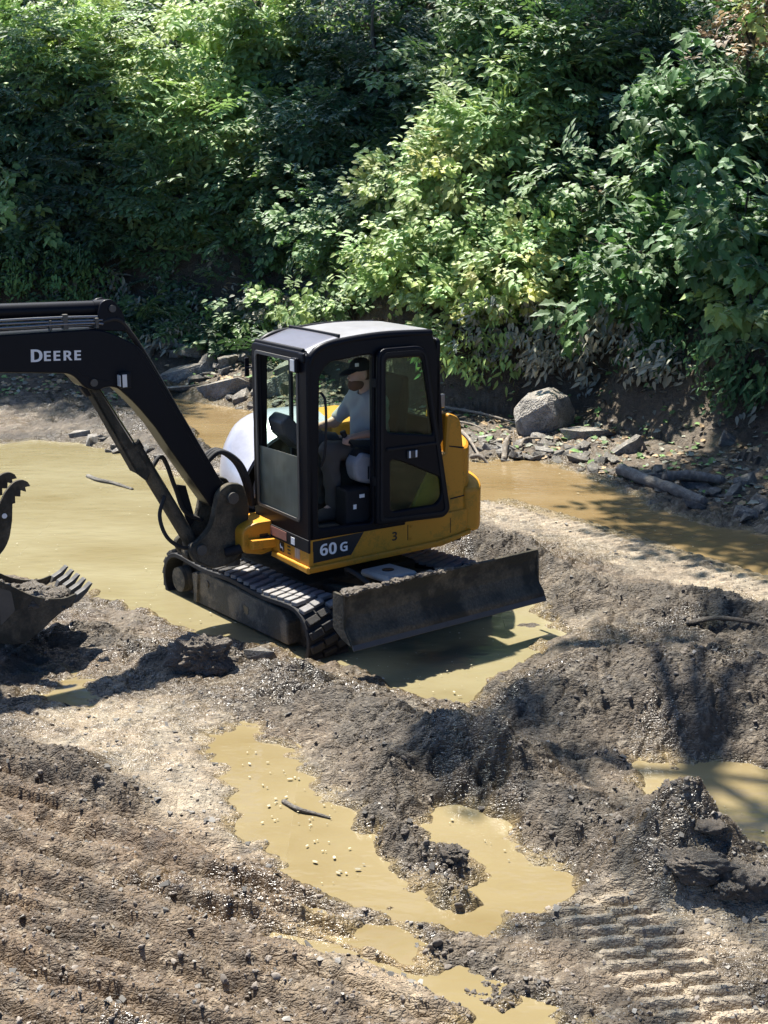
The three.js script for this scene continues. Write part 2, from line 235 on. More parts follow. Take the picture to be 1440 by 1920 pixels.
// ------------------------------------------------------------------ water
{
  const murk = dataTex(512, (u, v) => { const n = 0.5 * pnoise(u * 4, v * 4, 4, 201) + 0.3 * pnoise(u * 9, v * 11, 9 * 11, 203) + 0.2 * pnoise(u * 26, v * 30, 780, 205), k = 0.165 + 0.078 * n; return [k * 0.99, k * 0.885 - 0.012 * (1 - n), k * 0.53 - 0.02 * (1 - n)]; });
  murk.repeat.set(0.35, 0.35);
  const water = new THREE.MeshPhysicalMaterial({ color: C3(1, 1, 1), map: murk, roughness: 0.08, ior: 1.33, bumpMap: rippleBump, bumpScale: 0.008 });
  const puddle = water.clone(); puddle.color = C3(0.92, 0.84, 0.76);
  const brown = water.clone(); brown.color = C3(0.92, 0.76, 0.66);
  const names = { pond: 'wide pond of muddy yellow water round the excavator', stream: 'brown stream flowing along the foot of the far bank', puddle: 'forked yellow puddle in the mud of the foreground', pool: 'shaded muddy pool at the right of the dark mud heap', shore_puddle: 'tiny puddle lit between the bucket shadow and the boom shadow', rut_water: 'narrow strip of yellow water in a rut at the bottom' };
  WATERS.forEach((w, n) => {
    const s = new THREE.Shape(), c = w.P.reduce((a, p) => [a[0] + p[0] / w.P.length, a[1] + p[1] / w.P.length], [0, 0]), [x0, x1, z0, z1] = w.box.map((v, i) => v + (i % 2 ? -0.75 : 0.75));
    const dense = []; w.P.forEach((p, i) => { const q = w.P[(i + 1) % w.P.length], k = Math.max(1, Math.ceil(Math.hypot(q[0] - p[0], q[1] - p[1]) / 0.15)); for (let t = 0; t < k; t++) dense.push([mixv(p[0], q[0], t / k), mixv(p[1], q[1], t / k)]); });
    // the sheet reaches a little under the banks
    const out = dense.map((p, i) => { const a = dense[(i + dense.length - 2) % dense.length], b = dense[(i + 2) % dense.length], dx = b[0] - a[0], dz = b[1] - a[1], l = Math.hypot(dx, dz) || 1; let ox = dz / l, oz = -dx / l; if (polyDist(w.P, p[0] + ox * 0.02, p[1] + oz * 0.02) < 0) { ox = -ox; oz = -oz; } return [p[0] + ox * 0.22, p[1] + oz * 0.22]; });
    out.forEach(([x, z], i) => s[i ? 'lineTo' : 'moveTo'](x, -z));
    const g = new THREE.ShapeGeometry(s); g.rotateX(-Math.PI / 2); g.translate(0, n * 0.0042 - 0.008, 0);
    const uv = g.attributes.uv; for (let i = 0; i < uv.count; i++) uv.setXY(i, g.attributes.position.getX(i) / 1.6, g.attributes.position.getZ(i) / 1.1);
    const m = obj(w.name, g, w.name === 'stream' ? brown : w.name === 'pond' ? water : puddle); tag(m, names[w.name], null, null, 'structure');
  });
}

// ------------------------------------------------------------------ the excavator
// Its own frame: x forward, y up, z to its right; F, H, L below are forward, height and to its left.
const font = await new FontLoader().loadAsync('fonts/droid/droid_sans_bold.typeface.json');
const std = (r, g, b, roughness, o = {}) => new THREE.MeshPhysicalMaterial({ color: C3(r, g, b), roughness, ...o });
const blotch = dataTex(512, (u, v) => { const a = 0.55 * pnoise(u * 5, v * 5, 5, 301) + 0.3 * pnoise(u * 14, v * 14, 14, 303) + 0.15 * pnoise(u * 50, v * 50, 50, 305), m = smooth(0.36, 0.72, a), f = pnoise(u * 120, v * 120, 120, 307), k = mixv(0.045, 0.085 + 0.05 * f, m); return [k * 1.08, k * mixv(0.97, 0.9, m), k * mixv(0.74, 0.62, m)]; });
const splash = dataTex(512, (u, v) => { const a = 0.5 * pnoise(u * 7, v * 7, 7, 311) + 0.3 * pnoise(u * 23, v * 23, 23, 313) + 0.2 * pnoise(u * 80, v * 80, 80, 315), m = smooth(0.55, 0.75, a), d = plumps(u * 60, v * 60, 60, 317) > 0.9 ? 0.5 : 0, k = Math.max(m * 0.6, d); return [mixv(0.9, 0.45, k), mixv(0.9, 0.62, k), mixv(0.9, 0.9, k)]; });
const film = dataTex(256, (u, v) => { const a = pnoise(u * 30, v * 4, 120, 321), b = pnoise(u * 9, v * 9, 9, 323), f = 0.78 + 0.3 * a * b + 0.1 * b; return [f, f, f * 0.97]; });
const M = {
  black: std(0.007, 0.0075, 0.011, 0.42, { specularIntensity: 0.32, map: grime }),
  blackDull: std(0.014, 0.014, 0.016, 0.65, { map: grime, specularIntensity: 0.5 }),
  rubber: std(0.022, 0.021, 0.02, 0.8, { map: grime }),
  lug: std(0.3, 0.29, 0.28, 0.85, { map: grime, bumpMap: caked, bumpScale: 0.004 }),  // dusty lugs of the upper run, sunlight put into their colour
  lugUnlit: std(0.045, 0.042, 0.038, 0.85, { map: grime, bumpMap: caked, bumpScale: 0.004 }),
  yellow: std(0.62, 0.275, 0.022, 0.45, { map: rep(splash, 1.1), specularIntensity: 0.7 }),
  muddySteel: std(1, 1, 1, 0.78, { map: rep(blotch, 0.9), bumpMap: rep(caked, 1.5), bumpScale: 0.006, specularIntensity: 0.25 }),
  frameMud: std(1.5, 1.5, 1.5, 0.9, { map: rep(blotch, 1.2), bumpMap: rep(caked, 2), bumpScale: 0.008 }),
  worn: std(0.1, 0.095, 0.085, 0.55, { map: rep(grime, 2), metalness: 0.3 }),
  chrome: std(0.75, 0.74, 0.72, 0.14, { metalness: 1 }),
  pipe: std(0.22, 0.22, 0.23, 0.3, { metalness: 0.8 }),
  roofDust: std(0.25, 0.25, 0.258, 0.42, { map: rep(grime, 1.5), clearcoat: 0.3, clearcoatRoughness: 0.35 }),
  hatch: std(0.1, 0.1, 0.125, 0.35, { map: grime, clearcoat: 0.4, clearcoatRoughness: 0.25 }),
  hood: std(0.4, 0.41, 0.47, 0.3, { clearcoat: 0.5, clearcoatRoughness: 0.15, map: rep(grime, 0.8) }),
  white: std(0.78, 0.78, 0.76, 0.6), decal: std(0.01, 0.011, 0.013, 0.4), red: std(0.35, 0.16, 0.12, 0.6, { map: rep(grime, 3) }),
  glass: new THREE.MeshPhysicalMaterial({ color: C3(0.8, 0.9, 0.84), roughness: 0.02, transmission: 1, thickness: 0, ior: 1.5 }),
  tint: new THREE.MeshPhysicalMaterial({ color: C3(0.62, 0.8, 0.68), roughness: 0.04, transmission: 1, specularIntensity: 0.6, thickness: 0, ior: 1.5 }),
  dusty: new THREE.MeshPhysicalMaterial({ color: C3(0.9, 0.95, 0.86), roughness: 0.36, transmission: 0.94, thickness: 0, ior: 1.5, map: rep(film, 1.4) }),
  lens: std(0.7, 0.72, 0.7, 0.15, { clearcoat: 1 }), pod: std(0.3, 0.31, 0.34, 0.55, { map: grime }), seat: std(0.014, 0.014, 0.016, 0.75), floor: std(0.1, 0.09, 0.075, 0.85, { map: grime, bumpMap: caked, bumpScale: 0.004 }),
};
const P3 = (F, H, L) => V(F, H, -L);
function box(F0, F1, H0, H1, L0, L1, r = 0.012) { const g = new RoundedBoxGeometry(F1 - F0, H1 - H0, L1 - L0, 2, Math.min(r, (F1 - F0) / 2.1, (H1 - H0) / 2.1, (L1 - L0) / 2.1)); g.translate((F0 + F1) / 2, (H0 + H1) / 2, -(L0 + L1) / 2); return g; }
function shapeOf(pts, holes = [], round = 0) {
  const path = (s, q, r) => { const n = q.length; q.forEach((p, i) => { const a = q[(i + n - 1) % n], b = q[(i + 1) % n], rr = p[2] ?? r; const la = Math.hypot(a[0] - p[0], a[1] - p[1]), lb = Math.hypot(b[0] - p[0], b[1] - p[1]), k = Math.min(rr, la * 0.45, lb * 0.45), p0 = [p[0] + (a[0] - p[0]) / la * k, p[1] + (a[1] - p[1]) / la * k], p1 = [p[0] + (b[0] - p[0]) / lb * k, p[1] + (b[1] - p[1]) / lb * k]; i ? s.lineTo(...p0) : s.moveTo(...p0); if (k > 0.001) s.quadraticCurveTo(p[0], p[1], ...p1); }); s.closePath(); return s; };
  const s = path(new THREE.Shape(), pts, round); for (const h of holes) s.holes.push(path(new THREE.Path(), h, 0.045)); return s;
}
function side(pts, L0, L1, { holes = [], bevel = 0.008, round = 0 } = {}) {   // profile in F, H pulled from L0 to L1
  const s = !Array.isArray(pts) ? pts : shapeOf(pts, holes, round), d = L1 - L0 - 2 * bevel, g = new THREE.ExtrudeGeometry(s, { depth: d, bevelEnabled: bevel > 0, bevelSize: bevel, bevelThickness: bevel, bevelOffset: -bevel, bevelSegments: 2, curveSegments: 6 });
  g.translate(0, 0, -L1 + bevel); return g;
}
function front(pts, F0, F1, { holes = [], bevel = 0.008, round = 0 } = {}) { // profile in L, H pulled from F0 to F1
  const s = shapeOf(pts, holes, round), g = new THREE.ExtrudeGeometry(s, { depth: F1 - F0 - 2 * bevel, bevelEnabled: bevel > 0, bevelSize: bevel, bevelThickness: bevel, bevelOffset: -bevel, bevelSegments: 2, curveSegments: 6 });
  g.translate(0, 0, F0 + bevel); g.rotateY(Math.PI / 2); return g;
}
function rod(a, b, r0, r1 = r0, n = 14) { const d = b.clone().sub(a), g = new THREE.CylinderGeometry(r1, r0, d.length(), n, 1); g.applyQuaternion(new THREE.Quaternion().setFromUnitVectors(V(0, 1, 0), d.normalize())); g.translate(...a.clone().add(b).multiplyScalar(0.5).toArray()); return g; }
function hose(pts, r, n = 24) { return new THREE.TubeGeometry(new THREE.CatmullRomCurve3(pts), n, r, 7, false); }
const pin = (F, H, L0, L1, r) => rod(P3(F, H, L0), P3(F, H, L1), r, r, 18);

const ex = thing('excavator', 'black and yellow tracked excavator standing in the muddy pond', 'excavator');
ex.rotation.y = Math.PI + 33.05 * Math.PI / 180;

// --- cab
{
  const l0 = 0.045, l1 = 0.985;
  const sideOuter = [[0.705, 0.895], [0.665, 2.37, 0.05], [0.6, 2.45, 0.06], [0.36, 2.495], [-0.5, 2.515, 0.05], [-0.575, 2.3], [-0.63, 1.6], [-0.52, 1.42], [-0.26, 1.0], [-0.24, 0.895]];
  const opening = [[0.615, 0.985], [0.585, 2.24], [0.5, 2.335], [0.09, 2.375], [0.085, 0.965]], rearPane = [[-0.02, 1.66], [0.0, 2.335], [-0.43, 2.335], [-0.51, 1.64]];
  obj('cab_side_frame', side(sideOuter, l1 - 0.06, l1, { holes: [opening, rearPane], bevel: 0.014 }), M.black, ex);
  const farPane = [[0.6, 1.25], [0.575, 2.3], [0.4, 2.36], [-0.45, 2.36], [-0.54, 1.5], [-0.3, 1.25]];
  const far = obj('cab_side_frame', side(sideOuter, l0, l0 + 0.05, { holes: [farPane], bevel: 0.01 }), M.black, ex);
  obj('side_glass', side(shapeOf(farPane), l0 + 0.022, l0 + 0.026, { bevel: 0 }), M.glass, far);
  obj('glazing_bar', box(0.33, 0.355, 1.25, 2.36, l0 + 0.005, l0 + 0.05, 0.006), M.blackDull, far);
  const ff = obj('cab_front_frame', front([[l0, 0.895, 0.02], [l0, 2.42, 0.06], [l1, 2.42, 0.06], [l1, 0.895, 0.02]], 0.655, 0.705, { holes: [[[0.118, 1.03], [0.118, 2.352], [0.838, 2.352], [0.838, 1.03]]], bevel: 0.012 }), M.black, ex);
  obj('windscreen_seal', front([[0.108, 1.02, 0.05], [0.108, 2.362, 0.05], [0.848, 2.362, 0.05], [0.848, 1.02, 0.05]], 0.7, 0.712, { holes: [[[0.132, 1.044], [0.132, 2.338], [0.824, 2.338], [0.824, 1.044]]], bevel: 0.004 }), M.worn, ff);
  obj('lower_windscreen', front([[0.125, 1.04], [0.125, 1.545], [0.832, 1.56], [0.832, 1.04]], 0.684, 0.688, { bevel: 0 }), M.dusty, ff);
  obj('sill_panel', front([[l0, 0.79], [l0, 0.9], [l1, 0.9], [l1, 0.79]], 0.69, 0.712, { bevel: 0.005 }), M.blackDull, ff);
  obj('warning_decal', front([[0.3, 0.812], [0.3, 0.888], [0.62, 0.888], [0.62, 0.812]], 0.7125, 0.7155, { bevel: 0 }), M.red, ff);
  obj('warning_decal', front([[0.7, 0.81], [0.7, 0.87], [0.76, 0.87], [0.76, 0.81]], 0.7125, 0.7155, { bevel: 0 }), M.white, ff);
  const rearX = -0.6; obj('cab_rear_frame', front([[l0, 1.42], [l0, 2.46, 0.05], [l1, 2.46, 0.05], [l1, 1.42]], -0.585, -0.545, { holes: [[[0.13, 1.76], [0.13, 2.33], [0.9, 2.33], [0.9, 1.76]]], bevel: 0.01 }), M.black, ex);
  obj('cab_rear_panel', box(-0.56, -0.5, 0.9, 1.45, l0 + 0.03, 0.9), M.blackDull, ex);
  // roof: rear shell, lighter with dust, and the front hatch
  const roof = (f0, f1, h0, h1, up, mat, name, parent) => {
    const nx = 10, ny = 14, g = new THREE.PlaneGeometry(1, 1, nx, ny), p = g.attributes.position;
    for (let i = 0; i < p.count; i++) { const a = p.getX(i) + 0.5, b = p.getY(i) + 0.5, F = mixv(f0, f1, a), L = mixv(l0 + 0.004, l1 - 0.004, b), e = Math.abs(b - 0.5) * 2; p.setXYZ(i, F, mixv(h0, h1, a) + up(a) * (1 - e * e * 0.3) - 0.075 * Math.max(0, e - 0.82) ** 2 * 30, -L); }
    g.computeVertexNormals(); const t = g.clone(); t.translate(0, -0.02, 0); return obj(name, [g, t], mat, parent);
  };
  const shell = roof(-0.52, 0.36, 2.525, 2.51, (a) => 0.035 * Math.sin(Math.PI * a * 0.9 + 0.2), M.roofDust, 'roof_shell', ex);
  roof(0.368, 0.66, 2.5, 2.43, (a) => 0.028 * Math.sin(Math.PI * (0.5 + a * 0.45)), M.hatch, 'roof_hatch', ex);
  obj('roof_seam', [box(0.355, 0.375, 2.515, 2.545, l0 + 0.06, l1 - 0.06, 0.006), box(0.655, 0.69, 2.405, 2.447, l0 + 0.03, l1 - 0.1, 0.012)], M.blackDull, ex);
  const drip = [[0.665, 2.36], [0.655, 2.4], [0.6, 2.46], [0.5, 2.5], [0.36, 2.52], [0, 2.545], [-0.5, 2.535]];
  for (const L of [l1 - 0.028, l0 + 0.028]) obj('roof_rail', hose(drip.map(([F, H]) => P3(F, H - 0.03, L)), 0.034, 30), M.black, ex);
  // work light and mirror at the near front corner
  const wl = obj('work_light', [box(0.7, 0.75, 2.255, 2.375, 0.8, 0.885, 0.015), box(0.665, 0.72, 2.34, 2.42, 0.87, 0.96, 0.015)], M.black, ex);
  obj('lens', box(0.752, 0.758, 2.268, 2.362, 0.81, 0.875, 0.002), M.lens, wl);
  obj('mirror_bracket', [rod(P3(0.7, 2.2, 0.05), P3(0.73, 2.2, -0.01), 0.01), box(0.7, 0.74, 2.12, 2.28, -0.02, 0.0, 0.006)], M.black, ex);
  obj('grab_rail', hose([P3(0.575, 2.1, 0.975), P3(0.565, 2.06, 1.02), P3(0.575, 1.6, 1.025), P3(0.585, 1.5, 0.985)], 0.011), M.blackDull, ex);
  for (const h of [1.28, 2.1]) obj('hinge', box(0.04, 0.09, h, h + 0.08, 0.975, 1.03, 0.01), M.blackDull, ex);
  // the door, swung right back against the cab's rear quarter
  const outer = [[0.088, 0.95, 0.03], [0.078, 2.42, 0.09], [-0.4, 2.42, 0.12], [-0.665, 0.985, 0.05], [-0.6, 0.925, 0.04]], up = [[-0.005, 1.73], [0, 2.335], [-0.355, 2.325], [-0.485, 1.655]], low = [[-0.05, 1.05], [-0.045, 1.5], [-0.18, 1.46], [-0.56, 1.28], [-0.572, 1.115], [-0.515, 1.05]];
  const dr = obj('door', side(outer, 1.005, 1.05, { holes: [up, low], bevel: 0.014 }), M.black, ex);
  obj('door_glass', side(shapeOf(up), 1.026, 1.03, { bevel: 0 }), M.tint, dr);
  obj('door_glass', side(shapeOf(low), 1.026, 1.03, { bevel: 0 }), M.tint, dr);
  obj('door_seal', side([[0.06, 0.98, 0.03], [0.052, 2.388, 0.07], [-0.385, 2.388, 0.1], [-0.632, 1.0, 0.04], [-0.59, 0.955, 0.03]], 1.049, 1.06, { holes: [[[0.035, 1.005], [0.028, 2.36], [-0.37, 2.36], [-0.6, 1.01], [-0.58, 0.985]]], bevel: 0.003 }), M.blackDull, dr);
  obj('door_bar', box(-0.5, 0.0, 1.575, 1.6, 1.048, 1.07, 0.008), M.blackDull, dr);
  obj('handle', box(-0.31, -0.2, 1.485, 1.56, 1.045, 1.07, 0.012), M.decal, dr);
  for (const F of [-0.22, -0.285]) obj('latch', box(F - 0.008, F + 0.008, 1.495, 1.555, 1.07, 1.078, 0.003), M.white, dr);
  // inside
  obj('cab_floor', box(-0.5, 0.69, 0.88, 0.93, l0 + 0.02, l1 - 0.03), M.floor, ex);
  obj('seat', [box(-0.42, 0.12, 1.36, 1.47, 0.27, 0.73, 0.04), box(-0.38, 0.05, 0.93, 1.36, 0.3, 0.7, 0.02)], M.seat, ex);
  { const b = side([[-0.26, 1.42], [-0.34, 1.75], [-0.385, 2.0], [-0.4, 2.12, 0.04], [-0.46, 2.12, 0.05], [-0.47, 1.9], [-0.4, 1.42]], 0.29, 0.71, { bevel: 0.03, round: 0.02 }); obj('seat_back', b, M.seat, ex); }
  { const pod = obj('console', side([[0.17, 1.3, 0.06], [0.2, 1.46, 0.06], [0.12, 1.545, 0.03], [-0.02, 1.5, 0.05], [-0.3, 1.46, 0.02], [-0.3, 1.29], [0.02, 1.255, 0.05]], 0.7, 0.86, { bevel: 0.03 }), M.pod, ex); obj('console_top', side([[0.17, 1.5, 0.03], [0.1, 1.57, 0.03], [0.0, 1.545, 0.02], [0.0, 1.5]], 0.725, 0.835, { bevel: 0.01 }), M.blackDull, pod); obj('joystick', [rod(P3(0.11, 1.56, 0.7), P3(0.16, 1.64, 0.68), 0.012), rod(P3(0.155, 1.62, 0.683), P3(0.19, 1.7, 0.67), 0.022, 0.026)], M.blackDull, pod); obj('slot_mark', box(0.05, 0.062, 1.31, 1.42, 0.862, 0.866, 0.001), M.decal, pod); }
  { const pod = obj('console', side([[0.24, 1.3, 0.05], [0.28, 1.5, 0.05], [0.1, 1.56, 0.03], [-0.3, 1.5], [-0.3, 1.3]], 0.1, 0.25, { bevel: 0.02 }), M.blackDull, ex); obj('joystick', [rod(P3(0.2, 1.55, 0.25), P3(0.24, 1.63, 0.28), 0.012), rod(P3(0.235, 1.62, 0.28), P3(0.265, 1.71, 0.295), 0.022, 0.026)], M.blackDull, pod); }
  obj('monitor', side([[0.42, 1.5, 0.03], [0.6, 1.66, 0.02], [0.63, 1.78, 0.03], [0.55, 1.84, 0.03], [0.4, 1.66, 0.04]], 0.16, 0.42, { bevel: 0.02 }), std(0.05, 0.055, 0.055, 0.5, { map: grime }), ex);
  for (const L of [0.34, 0.44, 0.55, 0.64]) obj('pedal', side([[0.52, 0.94], [0.62, 1.05], [0.6, 1.06], [0.5, 0.95]], L, L + 0.07, { bevel: 0.004 }), M.worn, ex);
  for (const L of [0.47, 0.54]) obj('travel_lever', hose([P3(0.52, 0.95, L), P3(0.55, 1.2, L), P3(0.48, 1.42, L)], 0.011), M.blackDull, ex);
  obj('control_box', [box(0.05, 0.3, 0.93, 1.25, 0.72, 0.9, 0.02)], M.blackDull, ex);
  obj('control_label', box(0.12, 0.17, 1.17, 1.2, 0.9, 0.906, 0.002), M.white, ex); obj('control_label', box(0.2, 0.23, 1.08, 1.12, 0.9, 0.906, 0.002), M.white, ex);
}
// --- yellow house: deck skirt, rear body, counterweight
{
  const skirt = [[0.705, 0.66, 0.02], [0.7, 0.9, 0.02], [-0.9, 0.95], [-0.9, 0.745, 0.05], [-0.6, 0.7]];
  const hs = obj('deck_skirt', side(skirt, 0.9, 0.975, { bevel: 0.012 }), M.yellow, ex);
  obj('skirt_lip', [side([[0.725, 0.618, 0.015], [0.72, 0.675, 0.015], [-0.6, 0.712], [-0.93, 0.76], [-0.93, 0.72, 0.03], [-0.62, 0.655]], 0.88, 1.0, { bevel: 0.014 }), front([[0.36, 0.625], [0.38, 0.675], [0.99, 0.675], [0.99, 0.618]], 0.69, 0.728, { bevel: 0.012 })], M.yellow, hs);
  for (const f of [-0.272, -0.72]) obj('seam', box(f, f + 0.006, 0.755, 0.89, 0.974, 0.977, 0.001), M.blackDull, hs);
  for (const [F, H] of [[-0.3, 0.87], [-0.3, 0.76]]) obj('bolt', pin(F, H, 0.974, 0.985, 0.011), M.yellow, hs);
  const plate = obj('model_plate', side([[0.665, 0.7], [0.665, 0.882], [0.175, 0.895], [0.3, 0.717]], 0.973, 0.978, { bevel: 0 }), M.decal, hs);
  const flat = (text, size, F, H, L, tilt, mat, parent, name, sx = 1) => { const g = new TextGeometry(text, { font, size, depth: 0.003, curveSegments: 4 }); g.scale(sx, 1, 1); g.rotateY(Math.PI); const m = obj(name, g, mat, parent); m.position.set(F, H, -L); m.rotation.z = tilt; return m; };
  flat('60', 0.098, 0.605, 0.753, 0.9785, 0.0, M.white, plate, 'numeral', 1.12); flat('G', 0.078, 0.415, 0.76, 0.9785, 0.0, M.white, plate, 'numeral', 1.12);
  flat('3', 0.075, -0.105, 0.775, 0.9755, 0, M.decal, hs, 'numeral', 1);
  obj('front_skirt', front([[0.36, 0.66], [0.36, 0.8], [0.98, 0.8], [0.98, 0.66]], 0.66, 0.704, { bevel: 0.008 }), M.yellow, ex);
  { // small square emblem with a leaping animal, slots and label on the front face
    const em = obj('emblem_plate', front([[0.485, 0.7], [0.485, 0.785], [0.56, 0.785], [0.56, 0.7]], 0.7045, 0.7075, { bevel: 0 }), M.decal, ex);
    const s = new THREE.Shape(); [[0, 0.2], [0.35, 0.35], [0.75, 0.3], [1, 0.05], [0.92, 0.35], [0.8, 0.5], [0.35, 0.55], [0.2, 0.75], [0.25, 0.98], [0.12, 0.78], [0, 0.72], [0.12, 0.5], [0.1, 0.3]].forEach(([x, y], i) => s[i ? 'lineTo' : 'moveTo'](0.495 + x * 0.055, 0.708 + y * 0.068));
    const g = new THREE.ExtrudeGeometry(s, { depth: 0.002, bevelEnabled: false }); g.translate(0, 0, 0.708); g.rotateY(Math.PI / 2); obj('emblem', g, M.white, em);
    obj('label_plate', front([[0.75, 0.7], [0.75, 0.79], [0.83, 0.79], [0.83, 0.7]], 0.7045, 0.7075, { bevel: 0 }), std(0.62, 0.45, 0.33, 0.6, { map: streaks }), ex);
    obj('slot', [0.705, 0.735, 0.765].map((H) => front([[0.62, H], [0.62, H + 0.012], [0.67, H + 0.012], [0.67, H]], 0.7045, 0.7065, { bevel: 0 })), M.decal, ex);
  }
  obj('deck_plate', box(-0.9, 0.66, 0.64, 0.885, -0.9, 0.9, 0.02), M.blackDull, ex);
  // rear body: plan outline pulled upwards
  const plan = (pts, h0, h1, bevel, mat, name, parent) => { const s = shapeOf(pts.map(([F, L]) => [F, L]), [], 0.06), g = new THREE.ExtrudeGeometry(s, { depth: h1 - h0 - 2 * bevel, bevelEnabled: true, bevelSize: bevel, bevelThickness: bevel, bevelOffset: -bevel, bevelSegments: 3, curveSegments: 8 }); g.rotateX(-Math.PI / 2); g.translate(0, h0 + bevel, 0); return obj(name, g, mat, parent ?? ex); };
  const arc = (r, a0, a1, n) => Array.from({ length: n + 1 }, (_, i) => { const a = mixv(a0, a1, i / n); return [-Math.cos(a) * r, Math.sin(a) * r]; });
  const body = obj('engine_cover', side([[-0.28, 0.9], [-0.34, 1.12], [-0.5, 1.42], [-0.66, 1.48], [-0.685, 1.82, 0.05], [-0.83, 1.76, 0.07], [-0.875, 1.4], [-0.89, 0.9]], 0.62, 0.962, { bevel: 0.03 }), M.yellow, ex);
  obj('cover_recess', side([[-0.7, 1.52, 0.02], [-0.7, 1.53, 0.02], [-0.86, 1.5, 0.02], [-0.86, 1.485, 0.02]], 0.958, 0.966, { bevel: 0.002 }), M.blackDull, body); obj('cover_recess', side([[-0.72, 1.05], [-0.72, 1.062], [-0.87, 1.075], [-0.87, 1.063]], 0.958, 0.966, { bevel: 0.002 }), M.blackDull, body);
  plan([...arc(1.31, -0.8, 0.8, 20), [-0.8, 0.9], [-0.8, -0.9]], 0.93, 1.5, 0.05, M.yellow, 'rear_hood');
  plan([...arc(1.42, -0.78, 0.78, 22), [-0.87, 0.975], [-0.87, -0.975]], 0.735, 1.13, 0.035, M.yellow, 'counterweight');
  // right hand tank hood: curved, sky glare and dust put into its pale colour, seen past the cab
  { // the hood: its edge by the cab is low, it bulges up and rolls over to the far side
    const A = [[0.73, 0.98], [0.725, 1.1], [0.69, 1.22], [0.6, 1.36], [0.5, 1.46], [0.36, 1.54], [0.15, 1.59], [-0.2, 1.6]], B = [[0.69, 0.98], [0.69, 1.12], [0.68, 1.22], [0.655, 1.345], [0.595, 1.48], [0.505, 1.6], [0.3, 1.69], [-0.2, 1.7]], C = [[0.45, 0.98], [0.45, 1.1], [0.44, 1.2], [0.41, 1.3], [0.35, 1.4], [0.27, 1.48], [0.1, 1.55], [-0.2, 1.56]];
    const rows = []; for (let i = 0; i <= 9; i++) { const t = Math.sin(i / 9 * Math.PI / 2), u = 1 - Math.cos(i / 9 * Math.PI / 2); rows.push([-0.15 - 0.42 * i / 9, A.map((a, k) => [mixv(a[0], B[k][0], u * 0.5 + t * 0.5), mixv(a[1], B[k][1], t)])]); }
    for (let i = 1; i <= 7; i++) { const u = 1 - Math.cos(i / 7 * Math.PI / 2); rows.push([-0.57 - 0.33 * Math.sin(i / 7 * Math.PI / 2), B.map((a, k) => [mixv(a[0], C[k][0], u), mixv(a[1], C[k][1], u)])]); }
    const pos = [], uv = [], idx = [], m = A.length; for (const [L, pr] of rows) { const c = new THREE.CatmullRomCurve3(pr.map(([F, H]) => P3(F, H, L))); for (let k = 0; k <= 20; k++) { const q = c.getPoint(k / 20); pos.push(q.x, q.y, q.z); uv.push(k / 16, L); } }
    for (let i = 0; i < rows.length - 1; i++) for (let k = 0; k < 20; k++) { const a = i * 21 + k, b = a + 1, c = a + 21, d = c + 1; idx.push(a, c, b, b, c, d); }
    const g = new THREE.BufferGeometry(); g.setAttribute('position', new THREE.Float32BufferAttribute(pos, 3)); g.setAttribute('uv', new THREE.Float32BufferAttribute(uv, 2)); g.setIndex(idx); g.computeVertexNormals(); const inner = g.clone(); inner.translate(-0.02, -0.02, 0);
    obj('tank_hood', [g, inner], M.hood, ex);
  }
  obj('hood_trim', side([[0.6, 0.9], [0.58, 1.12, 0.1], [0.47, 1.29, 0.1], [0.34, 1.4, 0.1], [0.15, 1.46], [-0.2, 1.48], [-0.2, 0.9]], -0.5, -0.17, { bevel: 0.02 }), M.blackDull, ex);
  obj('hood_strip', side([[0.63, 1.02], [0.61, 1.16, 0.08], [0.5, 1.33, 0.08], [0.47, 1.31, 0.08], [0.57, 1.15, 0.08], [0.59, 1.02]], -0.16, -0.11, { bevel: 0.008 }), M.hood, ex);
  obj('side_hood', side([[-0.2, 0.9], [-0.2, 1.6, 0.04], [-0.7, 1.62, 0.05], [-0.85, 1.56, 0.1], [-0.87, 0.9]], -0.93, -0.16, { bevel: 0.03 }), M.yellow, ex);
  obj('exhaust_pipe', hose([P3(-0.62, 1.7, 0.2), P3(-0.62, 1.9, 0.2), P3(-0.66, 1.95, 0.2)], 0.03), M.worn, ex);
  obj('rear_mirror', [rod(P3(-0.62, 1.72, 0.8), P3(-0.68, 1.9, 0.85), 0.012), box(-0.73, -0.66, 1.84, 1.96, 0.82, 0.86, 0.01)], M.pipe, ex);
}
